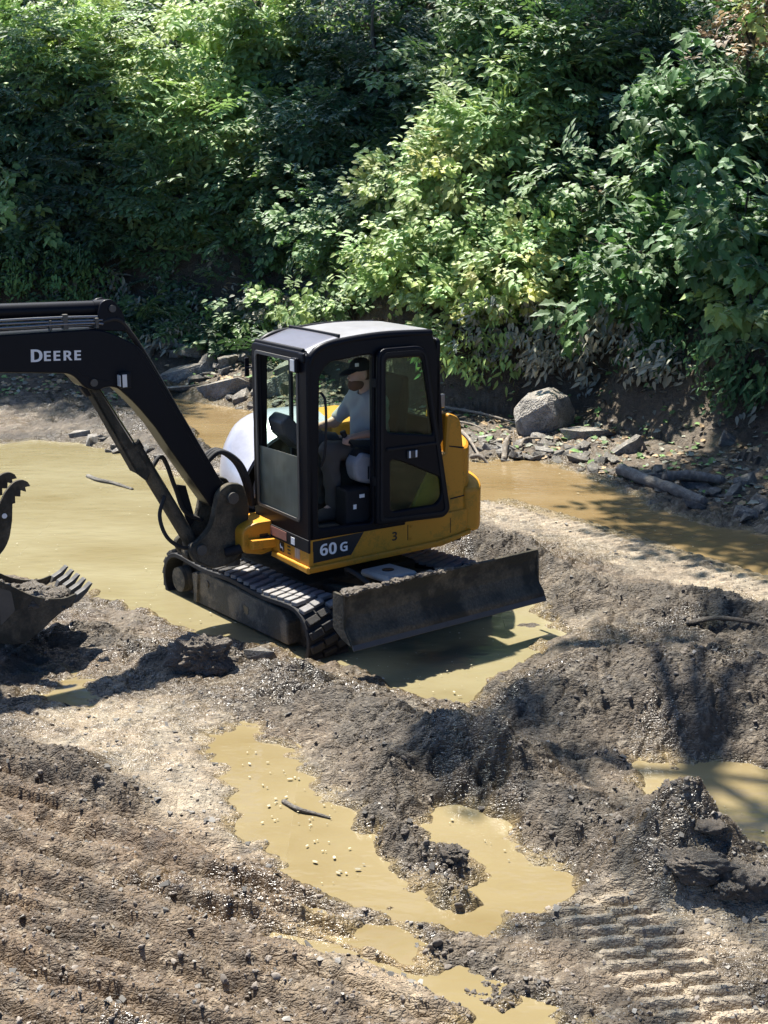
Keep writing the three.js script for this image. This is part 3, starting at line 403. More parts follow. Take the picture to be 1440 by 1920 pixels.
// --- swing post and boom
{
  const hub = obj('swing_bracket', [side([[0.55, 0.68], [0.55, 0.93], [0.86, 0.93, 0.05], [0.98, 0.88, 0.05], [0.98, 0.68, 0.05], [0.8, 0.64]], 0.0, 0.34, { bevel: 0.015 }), side([[0.55, 0.7], [0.55, 0.78], [0.93, 0.8], [0.93, 0.72]], 0.3, 0.42, { bevel: 0.012 })], M.yellow, ex);
  obj('label_plate', side([[0.74, 0.79], [0.74, 0.825], [0.82, 0.825], [0.82, 0.79]], 0.339, 0.343, { bevel: 0 }), M.decal, hub);
  const post = [[1.13, 1.2, 0.05], [1.02, 1.27, 0.06], [0.88, 1.24, 0.06], [0.83, 1.05, 0.05], [0.86, 0.8, 0.05], [0.93, 0.62, 0.05], [1.02, 0.55, 0.04], [1.2, 0.54, 0.05], [1.37, 0.64, 0.05], [1.41, 0.75, 0.06], [1.3, 0.82, 0.06], [1.2, 0.92, 0.08]];
  const sp = obj('swing_post', [side(post, 0.13, 0.2, { bevel: 0.018 }), side(post, -0.16, -0.09, { bevel: 0.018 }), box(0.88, 1.02, 0.56, 1.0, -0.1, 0.14, 0.03)], M.muddySteel, ex);
  obj('pin', [pin(1.0, 1.14, -0.2, 0.235, 0.05), pin(1.3, 0.73, -0.19, 0.225, 0.045), rod(P3(0.93, 0.5, 0.02), P3(0.93, 1.0, 0.02), 0.075)], M.worn, sp);
  obj('swing_cylinder', [rod(P3(1.1, 0.68, 0.24), P3(0.8, 0.74, 0.33), 0.042), rod(P3(0.8, 0.74, 0.33), P3(0.72, 0.755, 0.35), 0.055)], M.blackDull, ex);
  const boomP = [[1.155, 1.06, 0.05], [1.5, 1.585], [1.62, 1.78], [1.78, 1.99, 0.15], [1.93, 2.14, 0.15], [2.02, 2.16, 0.05], [2.1, 2.13, 0.05], [2.2, 2.16, 0.04], [2.3, 2.285, 0.1], [2.87, 2.335], [3.3, 2.36], [3.52, 2.42, 0.06], [3.52, 2.56, 0.06], [3.3, 2.6], [2.84, 2.615], [2.04, 2.615, 0.12], [1.83, 2.51, 0.12], [1.72, 2.44, 0.15], [1.44, 1.965], [1.05, 1.27, 0.05], [0.93, 1.15, 0.06], [0.98, 1.04, 0.06], [1.08, 1.02, 0.06]];
  const bm = obj('boom', side(boomP, -0.125, 0.122, { bevel: 0.01 }), M.black, ex);
  const word = [['D', 0.096, 2.632], ['E', 0.076, 2.527], ['E', 0.076, 2.452], ['R', 0.076, 2.373], ['E', 0.076, 2.287]];
  for (const [c, s, F] of word) { const g = new TextGeometry(c, { font, size: s, depth: 0.003, curveSegments: 5 }); g.scale(1.22, 1, 1); g.rotateY(Math.PI); const m = obj('letter', g, M.white, bm); m.position.set(F, 2.397 + (2.61 - F) * -0.045 + (c === 'D' ? 0 : 0.005), -0.1225); m.rotation.z = 0.045; }
  const lt = obj('work_light', [box(1.84, 1.93, 2.14, 2.27, 0.12, 0.2, 0.015)], M.blackDull, bm); obj('lens', box(1.9315, 1.938, 2.16, 2.25, 0.13, 0.19, 0.002), M.lens, lt); { const l2 = obj('lens', box(1.885, 1.922, 2.155, 2.255, 0.2005, 0.204, 0.001), M.lens, lt); }
  obj('weld_seam', hose([P3(1.76, 2.44, 0.1225), P3(1.5, 1.99, 0.1225), P3(1.2, 1.45, 0.1225)], 0.004), M.blackDull, bm); obj('weld_seam', hose([P3(2.0, 2.2, 0.1225), P3(2.15, 2.235, 0.1225), P3(2.3, 2.32, 0.1225)], 0.004), M.blackDull, bm);
  obj('pin', [pin(2.13, 2.2, -0.14, 0.137, 0.03)], M.worn, bm);
  // arm cylinder along the top of the boom
  const ac = obj('arm_cylinder', [rod(P3(2.03, 2.76, 0), P3(3.1, 2.78, 0), 0.064), rod(P3(3.08, 2.78, 0), P3(3.13, 2.78, 0), 0.075)], M.black, ex);
  obj('rod', rod(P3(3.1, 2.78, 0), P3(3.72, 2.79, 0), 0.035), M.chrome, ac);
  obj('cylinder_mount', [side([[1.83, 2.58], [1.84, 2.72, 0.05], [1.93, 2.84, 0.06], [2.02, 2.83, 0.05], [2.06, 2.72, 0.05], [2.07, 2.6]], 0.07, 0.1, { bevel: 0.008 }), side([[1.83, 2.58], [1.84, 2.72, 0.05], [1.93, 2.84, 0.06], [2.02, 2.83, 0.05], [2.06, 2.72, 0.05], [2.07, 2.6]], -0.1, -0.07, { bevel: 0.008 }), rod(P3(1.95, 2.76, 0), P3(2.06, 2.76, 0), 0.07)], M.black, ac);
  obj('pin', [pin(1.94, 2.765, -0.12, 0.12, 0.028)], M.worn, ac);
  for (const [H, L, f] of [[2.715, 0.085, 2.35], [2.69, 0.09, 2.5], [2.66, 0.1, 2.1], [2.645, 0.06, 2.3]]) obj('pipe', hose([P3(2.02, H - 0.01, L), P3(f, H, L), P3(2.9, H + 0.004, L), P3(3.3, H, L)], 0.0115, 20), M.pipe, bm);
  obj('hose_clamp', [box(2.3, 2.34, 2.625, 2.74, 0.05, 0.11, 0.006), box(2.06, 2.085, 2.62, 2.7, 0.06, 0.125, 0.006), box(2.43, 2.45, 2.62, 2.7, 0.06, 0.11, 0.006)], M.worn, bm);
  obj('hose', [hose([P3(2.03, 2.66, 0.09), P3(1.9, 2.68, 0.1), P3(1.78, 2.56, 0.07), P3(1.62, 2.33, 0.02), P3(1.35, 1.85, 0), P3(1.08, 1.36, 0)], 0.017, 50), hose([P3(2.03, 2.64, 0.04), P3(1.88, 2.65, 0.04), P3(1.75, 2.53, 0.0), P3(1.5, 2.1, -0.04), P3(1.08, 1.38, -0.05)], 0.017, 50)], M.rubber, bm);
  obj('hose', [0, 1, 2].map((i) => hose([P3(1.12, 1.42, -0.02 - i * 0.05), P3(1.0, 1.5, 0.0 - i * 0.05), P3(0.84, 1.4, 0.02 - i * 0.05), P3(0.75, 1.2, 0.03 - i * 0.04), P3(0.72, 1.0, 0.03 - i * 0.04)], 0.024, 30)), M.rubber, sp);
  obj('boom_mount_eye', side([[2.22, 2.17, 0.05], [2.07, 2.15, 0.05], [2.08, 2.08], [2.16, 2.08]], -0.04, 0.04, { bevel: 0.01 }), M.blackDull, bm);
  // boom cylinder under the boom
  const bc = obj('boom_cylinder', [rod(P3(1.28, 0.72, 0), P3(1.77, 1.62, 0), 0.062), rod(P3(1.755, 1.59, 0), P3(1.79, 1.655, 0), 0.072), rod(P3(1.3, 0.66, -0.06), P3(1.3, 0.66, 0.07), 0.07)], M.muddySteel, ex);
  obj('rod', rod(P3(1.77, 1.62, 0), P3(2.11, 2.2, 0), 0.03), M.chrome, bc);
  { const a = P3(2.14, 2.17, 0), b = P3(1.71, 1.37, 0), n = V(-0.88, 0.47, 0); const g = side([[2.165, 2.165], [2.105, 2.195], [1.665, 1.42], [1.7, 1.34], [1.79, 1.42]], 0.058, 0.07, { bevel: 0.004 }); obj('rod_guard', [g, side([[2.165, 2.165], [2.145, 2.175], [1.775, 1.44], [1.79, 1.42]], -0.07, 0.07, { bevel: 0.004 })], M.muddySteel, bc); }
  obj('hose', [hose([P3(1.55, 1.2, 0.07), P3(1.62, 1.05, 0.11), P3(1.56, 0.85, 0.12), P3(1.4, 0.74, 0.12), P3(1.25, 0.78, 0.1)], 0.017, 30), hose([P3(1.62, 1.4, -0.05), P3(1.5, 1.5, -0.09), P3(1.38, 1.22, -0.1), P3(1.3, 1.0, -0.1), P3(1.15, 0.9, -0.08)], 0.02, 30)], M.rubber, bc);
  obj('link_plate', side([[1.28, 1.22], [1.36, 1.24], [1.27, 0.83], [1.19, 0.86]], -0.12, -0.1, { bevel: 0.005 }), M.blackDull, bc);
  // arm, bucket, thumb
  const arm = obj('arm', side([[3.42, 2.62, 0.05], [3.6, 2.66, 0.05], [3.66, 2.4], [3.5, 1.5], [3.36, 0.95, 0.05], [3.24, 0.93, 0.05], [3.22, 1.1], [3.3, 1.9]], -0.1, 0.1, { bevel: 0.01 }), M.black, ex);
  obj('pin', pin(3.45, 2.5, -0.15, 0.15, 0.045), M.worn, arm); obj('pin', pin(3.29, 1.0, -0.16, 0.16, 0.04), M.worn, arm);
  obj('bucket_cylinder', [rod(P3(3.62, 2.3, 0), P3(3.6, 1.5, 0), 0.055), rod(P3(3.6, 1.5, 0), P3(3.55, 1.15, 0), 0.03)], M.black, arm);
  obj('bucket_link', [side([[3.58, 1.18], [3.52, 1.2], [3.27, 1.12], [3.28, 1.02]], 0.105, 0.13, { bevel: 0.005 }), side([[3.58, 1.18], [3.52, 1.2], [3.27, 1.12], [3.28, 1.02]], -0.13, -0.105, { bevel: 0.005 })], M.muddySteel, arm);
  const rim = [[2.44, 0.57], [2.52, 0.548, 0.05], [2.66, 0.565, 0.05], [2.78, 0.61, 0.05], [2.9, 0.69, 0.05], [3.04, 0.78, 0.05], [3.2, 0.96, 0.05], [3.34, 0.94, 0.05]], belly = [[3.33, 0.72, 0.05], [3.26, 0.5, 0.06], [3.15, 0.34, 0.05], [3.0, 0.25, 0.05], [2.86, 0.245, 0.05], [2.73, 0.32, 0.05], [2.6, 0.42, 0.05], [2.47, 0.49, 0.02], [2.4, 0.53]];
  const bk = obj('bucket', [side([...rim, ...belly], 0.285, 0.305, { bevel: 0.004 }), side([...rim, ...belly], -0.305, -0.285, { bevel: 0.004 }), side([...belly.map(([F, H]) => [F, H]), ...belly.slice().reverse().map(([F, H], i) => { const c = [2.95, 0.62], d = Math.hypot(F - c[0], H - c[1]); return [F - (F - c[0]) / d * 0.025, H - (H - c[1]) / d * 0.025]; })], -0.286, 0.286, { bevel: 0 })], M.muddySteel, ex);
  for (let i = 0; i < 5; i++) { const L = -0.275 + i * 0.1375; const g = side([[2.47, 0.49, 0.01], [2.43, 0.565], [2.36, 0.6, 0.01], [2.31, 0.64, 0.006], [2.295, 0.632, 0.004], [2.345, 0.565, 0.01], [2.42, 0.5]], L - 0.034, L + 0.034, { bevel: 0.008 }); obj('tooth', g, M.worn, bk); }
  obj('wear_patch', side([[3.04, 0.72], [2.95, 0.68, 0.02], [2.93, 0.52, 0.02], [3.05, 0.42, 0.02]], 0.3045, 0.307, { bevel: 0 }), M.worn, bk);
  const thumbP = [[3.02, 1.18], [2.955, 1.33], [2.9, 1.43, 0.03], [2.83, 1.5, 0.03], [2.765, 1.512, 0.03], [2.72, 1.487, 0.01], [2.703, 1.452], [2.743, 1.448], [2.738, 1.41], [2.78, 1.428], [2.785, 1.378], [2.826, 1.386], [2.828, 1.332], [2.85, 1.33], [2.862, 1.2], [2.89, 1.07, 0.04], [2.93, 0.99, 0.04], [3.0, 0.92, 0.03], [3.15, 0.9, 0.03], [3.2, 1.0, 0.03], [3.1, 1.05, 0.03]];
  for (const L of [0.16, -0.16]) { const th = obj('thumb', side(thumbP, L - 0.016, L + 0.016, { bevel: 0.004 }), M.muddySteel, ex); obj('pin', pin(2.92, 1.245, L - 0.025, L + 0.02, 0.02), M.white, th); }
  obj('thumb_cross_tube', pin(3.0, 1.0, -0.16, 0.16, 0.03), M.muddySteel, ex);
}
// --- undercarriage: its frame is x toward the blade, z toward its left track
const TURN = Math.PI / 2 + 4.45 * Math.PI / 180;
{
  const cy = 0.13, R = 0.265, half = 0.95, path = (s) => {   // the closed line of the track belt
    const straight = 2 * half, arcL = Math.PI * R, per = 2 * straight + 2 * arcL; s = ((s % per) + per) % per;
    if (s < straight) { const sag = 0.022 * Math.sin(Math.PI * s / straight * 2) ** 2; return [half - s, cy + R - sag, 0, 1]; }
    s -= straight; if (s < arcL) { const a = s / R; return [-half - Math.sin(a) * R, cy + Math.cos(a) * R, -Math.sin(a), Math.cos(a)]; }
    s -= arcL; if (s < straight) return [-half + s, cy - R, 0, -1];
    s -= straight; const a = s / R; return [half + Math.sin(a) * R, cy - Math.cos(a) * R, Math.sin(a), -Math.cos(a)];
  };
  const per = 4 * half + 2 * Math.PI * R, N = 52, rnd = rng(11);
  const lugGeo = [[-0.128, 0.022], [0, -0.022], [0.128, 0.022]].map(([z, x]) => { const g = new RoundedBoxGeometry(0.064, 0.036, 0.122, 2, 0.008); g.rotateY(0.25); g.translate(x, 0.02, z); return g; }), shoeGeo = merge(lugGeo);
  for (const sgn of [1, -1]) {
    const tr = new THREE.Group(); tr.name = 'track'; tr.rotation.y = TURN; ex.add(tr);
    const n = 96, outer = Array.from({ length: n }, (_, i) => path(i / n * per)), s = new THREE.Shape(outer.map(([x, y]) => new THREE.Vector2(x, y))); s.holes.push(new THREE.Path(outer.map(([x, y, a, b]) => new THREE.Vector2(x - a * 0.032, y - b * 0.032)).reverse()));
    const belt = new THREE.ExtrudeGeometry(s, { depth: 0.39, bevelEnabled: true, bevelSize: 0.005, bevelThickness: 0.005, bevelSegments: 1 }); belt.translate(0, 0, sgn * 0.79 - 0.195); obj('belt', belt, M.rubber, tr);
    for (let i = 0; i < N; i++) { const [x, y, a, b] = path(i / N * per), m = obj('shoe', shoeGeo, a * a < 0.2 && b > 0 && x > -0.2 ? M.lug : M.lugUnlit, tr); m.position.set(x, y, sgn * 0.79); m.rotation.z = Math.atan2(b, a) - Math.PI / 2; m.rotation.z += (rnd() - 0.5) * 0.04; }
    const z0 = sgn * 0.79, inn = (pts, a, b, bev = 0.015) => { const sh = shapeOf(pts, [], 0.02), g = new THREE.ExtrudeGeometry(sh, { depth: b - a - 2 * bev, bevelEnabled: true, bevelSize: bev, bevelThickness: bev, bevelOffset: -bev, bevelSegments: 2 }); g.translate(0, 0, z0 + a + bev); return g; };
    const lo = sgn > 0 ? -0.12 : -0.17, hi = sgn > 0 ? 0.17 : 0.12;
    obj('track_frame', [inn([[-0.7, 0.0], [-0.72, 0.27], [-0.5, 0.33], [0.75, 0.3], [0.86, 0.22], [0.86, 0.02]], lo, hi)], M.frameMud, tr);
    const spr = obj('sprocket', [(() => { const g = new THREE.CylinderGeometry(0.2, 0.2, 0.08, 28); g.rotateX(Math.PI / 2); g.translate(-half, cy, z0); return g; })(), (() => { const g = new THREE.CylinderGeometry(0.115, 0.125, 0.1, 24); g.rotateX(Math.PI / 2); g.translate(-half + 0.01, cy + 0.02, z0 + sgn * 0.14); return g; })()], M.frameMud, tr);
    obj('idler', (() => { const g = new THREE.CylinderGeometry(0.215, 0.215, 0.09, 28); g.rotateX(Math.PI / 2); g.translate(half, cy, z0); return g; })(), M.muddySteel, tr);
    for (let i = 0; i < 4; i++) obj('roller', (() => { const g = new THREE.CylinderGeometry(0.07, 0.07, 0.26, 16); g.rotateX(Math.PI / 2); g.translate(-0.55 + i * 0.37, -0.04, z0); return g; })(), M.muddySteel, tr);
    obj('frame_rib', [inn([[-0.66, 0.02], [-0.62, 0.3], [-0.57, 0.3], [-0.6, 0.02]], hi - 0.01, hi + 0.025, 0.006), inn([[-0.45, 0.2], [-0.45, 0.26], [-0.41, 0.26], [-0.41, 0.2]], hi - 0.01, hi + 0.012, 0.004)], M.frameMud, tr);
    obj('drain_hole', inn([[0.2, 0.12], [0.17, 0.2], [0.26, 0.19], [0.25, 0.12]], hi - 0.004, hi + 0.003, 0.001), M.decal, tr);
  }
  const turned = (g) => { g = clean(g); g.rotateY(TURN); return g; };
  const rb = (x0, x1, y0, y1, z0, z1, r = 0.015) => { const g = new RoundedBoxGeometry(x1 - x0, y1 - y0, z1 - z0, 2, r); g.translate((x0 + x1) / 2, (y0 + y1) / 2, (z0 + z1) / 2); return turned(g); };
  obj('centre_frame', [rb(-0.6, 0.6, 0.18, 0.42, -0.62, 0.62, 0.04), turned((() => { const g = new THREE.CylinderGeometry(0.4, 0.42, 0.24, 36); g.translate(0, 0.54, 0); return g; })())], M.muddySteel, ex);
  const bl = new THREE.Group(); bl.name = 'blade'; bl.rotation.y = TURN; ex.add(bl);
  const W = 1.015, pf = [[1.715, 0.705], [1.69, 0.62], [1.69, 0.5], [1.73, 0.4], [1.8, 0.34], [1.83, 0.285], [1.845, 0.29], [1.83, 0.35], [1.765, 0.42], [1.725, 0.5], [1.722, 0.61], [1.742, 0.7]];
  const ext = (pts, a, b, bev = 0.004) => { const g = new THREE.ExtrudeGeometry(shapeOf(pts, [], 0.02), { depth: b - a - 2 * bev, bevelEnabled: true, bevelSize: bev, bevelThickness: bev, bevelOffset: -bev, bevelSegments: 1 }); g.translate(0, 0, a + bev); return g; };
  obj('mouldboard', ext(pf, -W, W), M.muddySteel, bl);
  obj('end_plate', ext([[1.6, 0.69], [1.6, 0.4], [1.72, 0.33], [1.84, 0.3], [1.75, 0.42], [1.735, 0.69]], W - 0.012, W + 0.012), M.muddySteel, bl);
  obj('end_plate', ext([[1.6, 0.69], [1.6, 0.4], [1.72, 0.33], [1.84, 0.3], [1.75, 0.42], [1.735, 0.69]], -W - 0.012, -W + 0.012), M.muddySteel, bl);
  obj('cutting_edge', ext([[1.8, 0.335], [1.85, 0.27], [1.862, 0.275], [1.82, 0.345]], -W, W, 0.003), M.worn, bl);
  obj('blade_arm', [ext([[0.5, 0.25], [0.5, 0.38], [1.3, 0.5], [1.7, 0.6], [1.7, 0.45], [1.3, 0.38]], 0.3, 0.42, 0.012), ext([[0.5, 0.25], [0.5, 0.38], [1.3, 0.5], [1.7, 0.6], [1.7, 0.45], [1.3, 0.38]], -0.42, -0.3, 0.012), ext([[1.55, 0.4], [1.55, 0.62], [1.7, 0.66], [1.7, 0.42]], -0.42, 0.42, 0.012)], M.muddySteel, bl);
  const guard = obj('cylinder_guard', ext([[1.02, 0.545, 0.03], [1.02, 0.6, 0.03], [1.4, 0.62, 0.03], [1.42, 0.56, 0.03]], 0.02, 0.34, 0.02), std(0.36, 0.36, 0.34, 0.6, { map: grime }), bl);
  obj('guard_hole', (() => { const g = new THREE.CylinderGeometry(0.05, 0.05, 0.006, 18); g.rotateZ(0.05); g.translate(1.2, 0.612, 0.18); return g; })(), M.decal, guard);
  obj('hose', hose([V(0.8, 0.5, 0.3), V(0.95, 0.6, 0.42), V(1.15, 0.6, 0.45), V(1.3, 0.52, 0.4)], 0.02), M.rubber, bl);
}

// ------------------------------------------------------------------ the operator
function surfaceNet(f, lo, hi, c) {                     // closed surface of f = 0 (f negative inside) on a grid
  const nx = Math.ceil((hi[0] - lo[0]) / c), ny = Math.ceil((hi[1] - lo[1]) / c), nz = Math.ceil((hi[2] - lo[2]) / c), at = (i, j, k) => (k * (ny + 1) + j) * (nx + 1) + i;
  const val = new Float32Array((nx + 1) * (ny + 1) * (nz + 1)), cell = new Int32Array(val.length).fill(-1), pos = [], idx = [];
  for (let k = 0; k <= nz; k++) for (let j = 0; j <= ny; j++) for (let i = 0; i <= nx; i++) val[at(i, j, k)] = f(lo[0] + i * c, lo[1] + j * c, lo[2] + k * c);
  for (let k = 0; k < nz; k++) for (let j = 0; j < ny; j++) for (let i = 0; i < nx; i++) {
    let n = 0, x = 0, y = 0, z = 0;
    const edge = (a, b, ax, ay, az, dx, dy, dz) => { const u = val[a], v = val[b]; if ((u < 0) !== (v < 0)) { const t = u / (u - v); x += ax + dx * t; y += ay + dy * t; z += az + dz * t; n++; } };
    for (const [p, q] of [[0, 0], [1, 0], [0, 1], [1, 1]]) { edge(at(i, j + p, k + q), at(i + 1, j + p, k + q), 0, p, q, 1, 0, 0); edge(at(i + p, j, k + q), at(i + p, j + 1, k + q), p, 0, q, 0, 1, 0); edge(at(i + p, j + q, k), at(i + p, j + q, k + 1), p, q, 0, 0, 0, 1); }
    if (n) { cell[at(i, j, k)] = pos.length / 3; pos.push(lo[0] + (i + x / n) * c, lo[1] + (j + y / n) * c, lo[2] + (k + z / n) * c); }
  }
  const quad = (a, b, d, e, flip) => { if (a < 0 || b < 0 || d < 0 || e < 0) return; flip ? idx.push(a, d, b, a, e, d) : idx.push(a, b, d, a, d, e); };
  for (let k = 1; k < nz; k++) for (let j = 1; j < ny; j++) for (let i = 1; i < nx; i++) {
    const u = val[at(i, j, k)] < 0;
    if (u !== val[at(i + 1, j, k)] < 0) quad(cell[at(i, j - 1, k - 1)], cell[at(i, j, k - 1)], cell[at(i, j, k)], cell[at(i, j - 1, k)], !u);
    if (u !== val[at(i, j + 1, k)] < 0) quad(cell[at(i - 1, j, k - 1)], cell[at(i - 1, j, k)], cell[at(i, j, k)], cell[at(i, j, k - 1)], !u);
    if (u !== val[at(i, j, k + 1)] < 0) quad(cell[at(i - 1, j - 1, k)], cell[at(i, j - 1, k)], cell[at(i, j, k)], cell[at(i - 1, j, k)], !u);
  }
  const g = new THREE.BufferGeometry(); g.setAttribute('position', new THREE.Float32BufferAttribute(pos, 3)); g.setIndex(idx); g.computeVertexNormals(); return g;
}
const smin = (a, b, k) => { const h = Math.max(k - Math.abs(a - b), 0) / k; return Math.min(a, b) - h * h * k * 0.25; };
function bone(a, b, ra, rb = ra) { const e = [b[0] - a[0], b[1] - a[1], b[2] - a[2]], l = e[0] * e[0] + e[1] * e[1] + e[2] * e[2] || 1e-9; return (x, y, z) => { const t = clamp(((x - a[0]) * e[0] + (y - a[1]) * e[1] + (z - a[2]) * e[2]) / l); return Math.hypot(x - a[0] - e[0] * t, y - a[1] - e[1] * t, z - a[2] - e[2] * t) - ra - (rb - ra) * t; }; }
function ball(c, r) { return (x, y, z) => { const a = (x - c[0]) / r[0], b = (y - c[1]) / r[1], d = (z - c[2]) / r[2], l = Math.hypot(a, b, d); return (l - 1) * Math.min(r[0], r[1], r[2]); }; }
const joined = (list, k) => (x, y, z) => { let d = 1e3; for (const f of list) d = smin(d, f(x, y, z), k); return d; };
{
  const me = thing('person', 'person in a black cap and grey shirt seated at the controls inside the cab', 'person');
  me.rotation.y = ex.rotation.y;
  const J = (F, H, L) => [F, H, -L];
  const skin = std(0.5, 0.3, 0.215, 0.55), shirtM = std(0.39, 0.375, 0.35, 0.9), trouserM = std(0.08, 0.068, 0.058, 0.9), bootM = std(0.07, 0.055, 0.042, 0.85), capM = std(0.016, 0.017, 0.017, 0.85), hairM = std(0.09, 0.045, 0.025, 0.8);
  const pel = J(-0.21, 1.5, 0.5), waist = J(-0.225, 1.64, 0.5), chest = J(-0.19, 1.84, 0.5), neck = J(-0.165, 1.985, 0.5), skull = J(-0.085, 2.145, 0.5);
  const sh = [J(-0.165, 1.92, 0.675), J(-0.165, 1.92, 0.325)], el = [J(-0.15, 1.67, 0.745), J(0.02, 1.7, 0.255)], wr = [J(0.075, 1.655, 0.715), J(0.2, 1.685, 0.285)], hip = [J(-0.16, 1.48, 0.59), J(-0.16, 1.48, 0.41)], kn = [J(0.3, 1.54, 0.63), J(0.29, 1.6, 0.4)], an = [J(0.25, 1.06, 0.63), J(0.27, 1.05, 0.4)], toe = [J(0.42, 0.985, 0.64), J(0.45, 0.985, 0.39)];
  const torso = (x) => [bone(pel, waist, 0.135 + x, 0.125 + x), bone(J(-0.2, 1.66, 0.55), J(-0.175, 1.86, 0.59), 0.115 + x, 0.12 + x), bone(J(-0.2, 1.66, 0.45), J(-0.175, 1.86, 0.41), 0.115 + x, 0.12 + x), bone(chest, neck, 0.13 + x, 0.055 + x), bone(sh[0], sh[1], 0.07 + x, 0.07 + x), bone(J(-0.12, 1.6, 0.5), J(-0.12, 1.75, 0.5), 0.1 + x)];
  const legs = (x) => [0, 1].flatMap((i) => [bone(hip[i], kn[i], 0.09 + x, 0.064 + x), bone(kn[i], an[i], 0.062 + x, 0.042 + x), bone(J(kn[i][0] - 0.02, kn[i][1] - 0.14, -kn[i][2]), an[i], 0.06 + x, 0.04 + x)]);
  const arms = (x) => [0, 1].flatMap((i) => [bone(sh[i], el[i], 0.056 + x, 0.043 + x), bone(el[i], wr[i], 0.042 + x, 0.027 + x)]);
  const feet = [0, 1].map((i) => bone(an[i], toe[i], 0.042, 0.034));
  const bodyF = joined([...torso(-0.008), ...legs(-0.006), ...arms(0), ...feet, bone(neck, J(-0.11, 2.08, 0.5), 0.056, 0.054)], 0.04);
  const bodyG = surfaceNet(bodyF, [-0.45, 0.93, -0.84], [0.52, 2.12, -0.16], 0.014);
  // head and hands on finer grids
  const h = skull, at = (F, H, L) => [h[0] + F, h[1] + H, h[2] - L];
  const headF = joined([ball(at(-0.012, 0.03, 0), [0.098, 0.092, 0.077]), ball(at(0.02, -0.045, 0), [0.072, 0.07, 0.06]), bone(at(0.05, -0.085, 0), at(0.062, -0.09, 0), 0.028), bone(at(0.085, 0.002, 0), at(0.108, -0.03, 0), 0.009, 0.013), bone(at(0.08, 0.018, 0.03), at(0.08, 0.018, -0.03), 0.012), bone(at(0.083, -0.062, 0.018), at(0.083, -0.062, -0.018), 0.009), bone(at(-0.02, -0.03, 0), [neck[0] + 0.01, neck[1], neck[2]], 0.056), ball(at(-0.01, -0.012, 0.077), [0.018, 0.03, 0.009]), ball(at(-0.01, -0.012, -0.077), [0.018, 0.03, 0.009])], 0.018);
  const sock = [ball(at(0.098, 0.0, 0.032), [0.016, 0.011, 0.014]), ball(at(0.098, 0.0, -0.032), [0.016, 0.011, 0.014])];
  const headG = surfaceNet((x, y, z) => Math.max(headF(x, y, z), -Math.min(sock[0](x, y, z), sock[1](x, y, z))), [h[0] - 0.14, h[1] - 0.2, h[2] - 0.12], [h[0] + 0.15, h[1] + 0.15, h[2] + 0.12], 0.0042);
  const hand = (w, dir, side_) => {                      // palm, four curled fingers, thumb on the inner side
    const p = (a, b, c) => [w[0] + dir[0] * a - dir[1] * b, w[1] + dir[1] * a + dir[0] * b, w[2] + c], parts = [bone(p(-0.02, 0, 0), p(0.02, 0, 0), 0.026, 0.024), ...[-0.027, -0.009, 0.009, 0.027].map((c) => bone(p(0.02, 0, c * 0.6), p(0.075, 0.002, c), 0.015, 0.0125))];
    const f = joined(parts, 0.02), fingers = [-0.03, -0.011, 0.009, 0.028].map((c, i) => { const l = [0.9, 1.05, 1, 0.8][side_ > 0 ? 3 - i : i], k = [p(0.08, 0.002, c), p(0.08 + 0.036 * l, -0.012, c * 1.05), p(0.085 + 0.04 * l, -0.042, c), p(0.075 + 0.025 * l, -0.056, c)]; return joined([bone(k[0], k[1], 0.0095, 0.009), bone(k[1], k[2], 0.009, 0.0082), bone(k[2], k[3], 0.0082, 0.007)], 0.004); });
    const th = joined([bone(p(0.015, -0.006, side_ * 0.02), p(0.05, -0.02, side_ * 0.045), 0.013, 0.011), bone(p(0.05, -0.02, side_ * 0.045), p(0.078, -0.036, side_ * 0.042), 0.0105, 0.008)], 0.006);
    const lo = [w[0] - 0.13, w[1] - 0.13, w[2] - 0.09], hi = [w[0] + 0.16, w[1] + 0.13, w[2] + 0.09];
    return surfaceNet((x, y, z) => Math.min(smin(f(x, y, z), th(x, y, z), 0.012), smin(fingers.reduce((d, g) => Math.min(d, g(x, y, z)), 1e3), f(x, y, z), 0.006)), lo, hi, 0.0042);
  };
  const unit = (a, b) => { const dx = b[0] - a[0], dy = b[1] - a[1], l = Math.hypot(dx, dy); return [dx / l, dy / l]; };
  const body = obj('body', [bodyG, headG, hand(wr[0], unit(el[0], wr[0]), 1), hand(wr[1], unit(el[1], wr[1]), -1)], skin, me);
  const fold = (x, y, z) => 0.006 * Math.sin(y * 46 + Math.sin(z * 22 + x * 30) * 1.7) * Math.sin(x * 19 + z * 13);
  const sleeve = (x) => [0, 1].flatMap((i) => { const e = [0, 1, 2].map((n) => mixv(sh[i][n], el[i][n], 0.82)); return [bone(sh[i], e, 0.066 + x, 0.06 + x)]; });
  const shirtF = joined([...torso(0.012), ...sleeve(0)], 0.035);
  obj('shirt', surfaceNet((x, y, z) => Math.max(shirtF(x, y, z) + fold(x, y, z), 1.52 - y + 0.03 * Math.sin(z * 30), -(Math.hypot(x - neck[0] - 0.03, y - 2.005, z - neck[2]) - 0.065)), [-0.48, 1.44, -0.87], [0.14, 2.06, -0.13], 0.0105), shirtM, me);
  const trF = joined([...legs(0.012), bone(J(-0.22, 1.5, 0.56), J(-0.22, 1.5, 0.44), 0.145), bone(an[0], [an[0][0], an[0][1] + 0.1, an[0][2]], 0.06, 0.066), bone(an[1], [an[1][0], an[1][1] + 0.1, an[1][2]], 0.06, 0.066)], 0.04);
  obj('trousers', surfaceNet((x, y, z) => Math.max(trF(x, y, z) + fold(x + 0.3, y * 0.8, z), 1.04 - y, y - 1.6 + (x > 0.1 ? -9 : 0)), [-0.42, 0.98, -0.76], [0.44, 1.72, -0.24], 0.0105), trouserM, me);
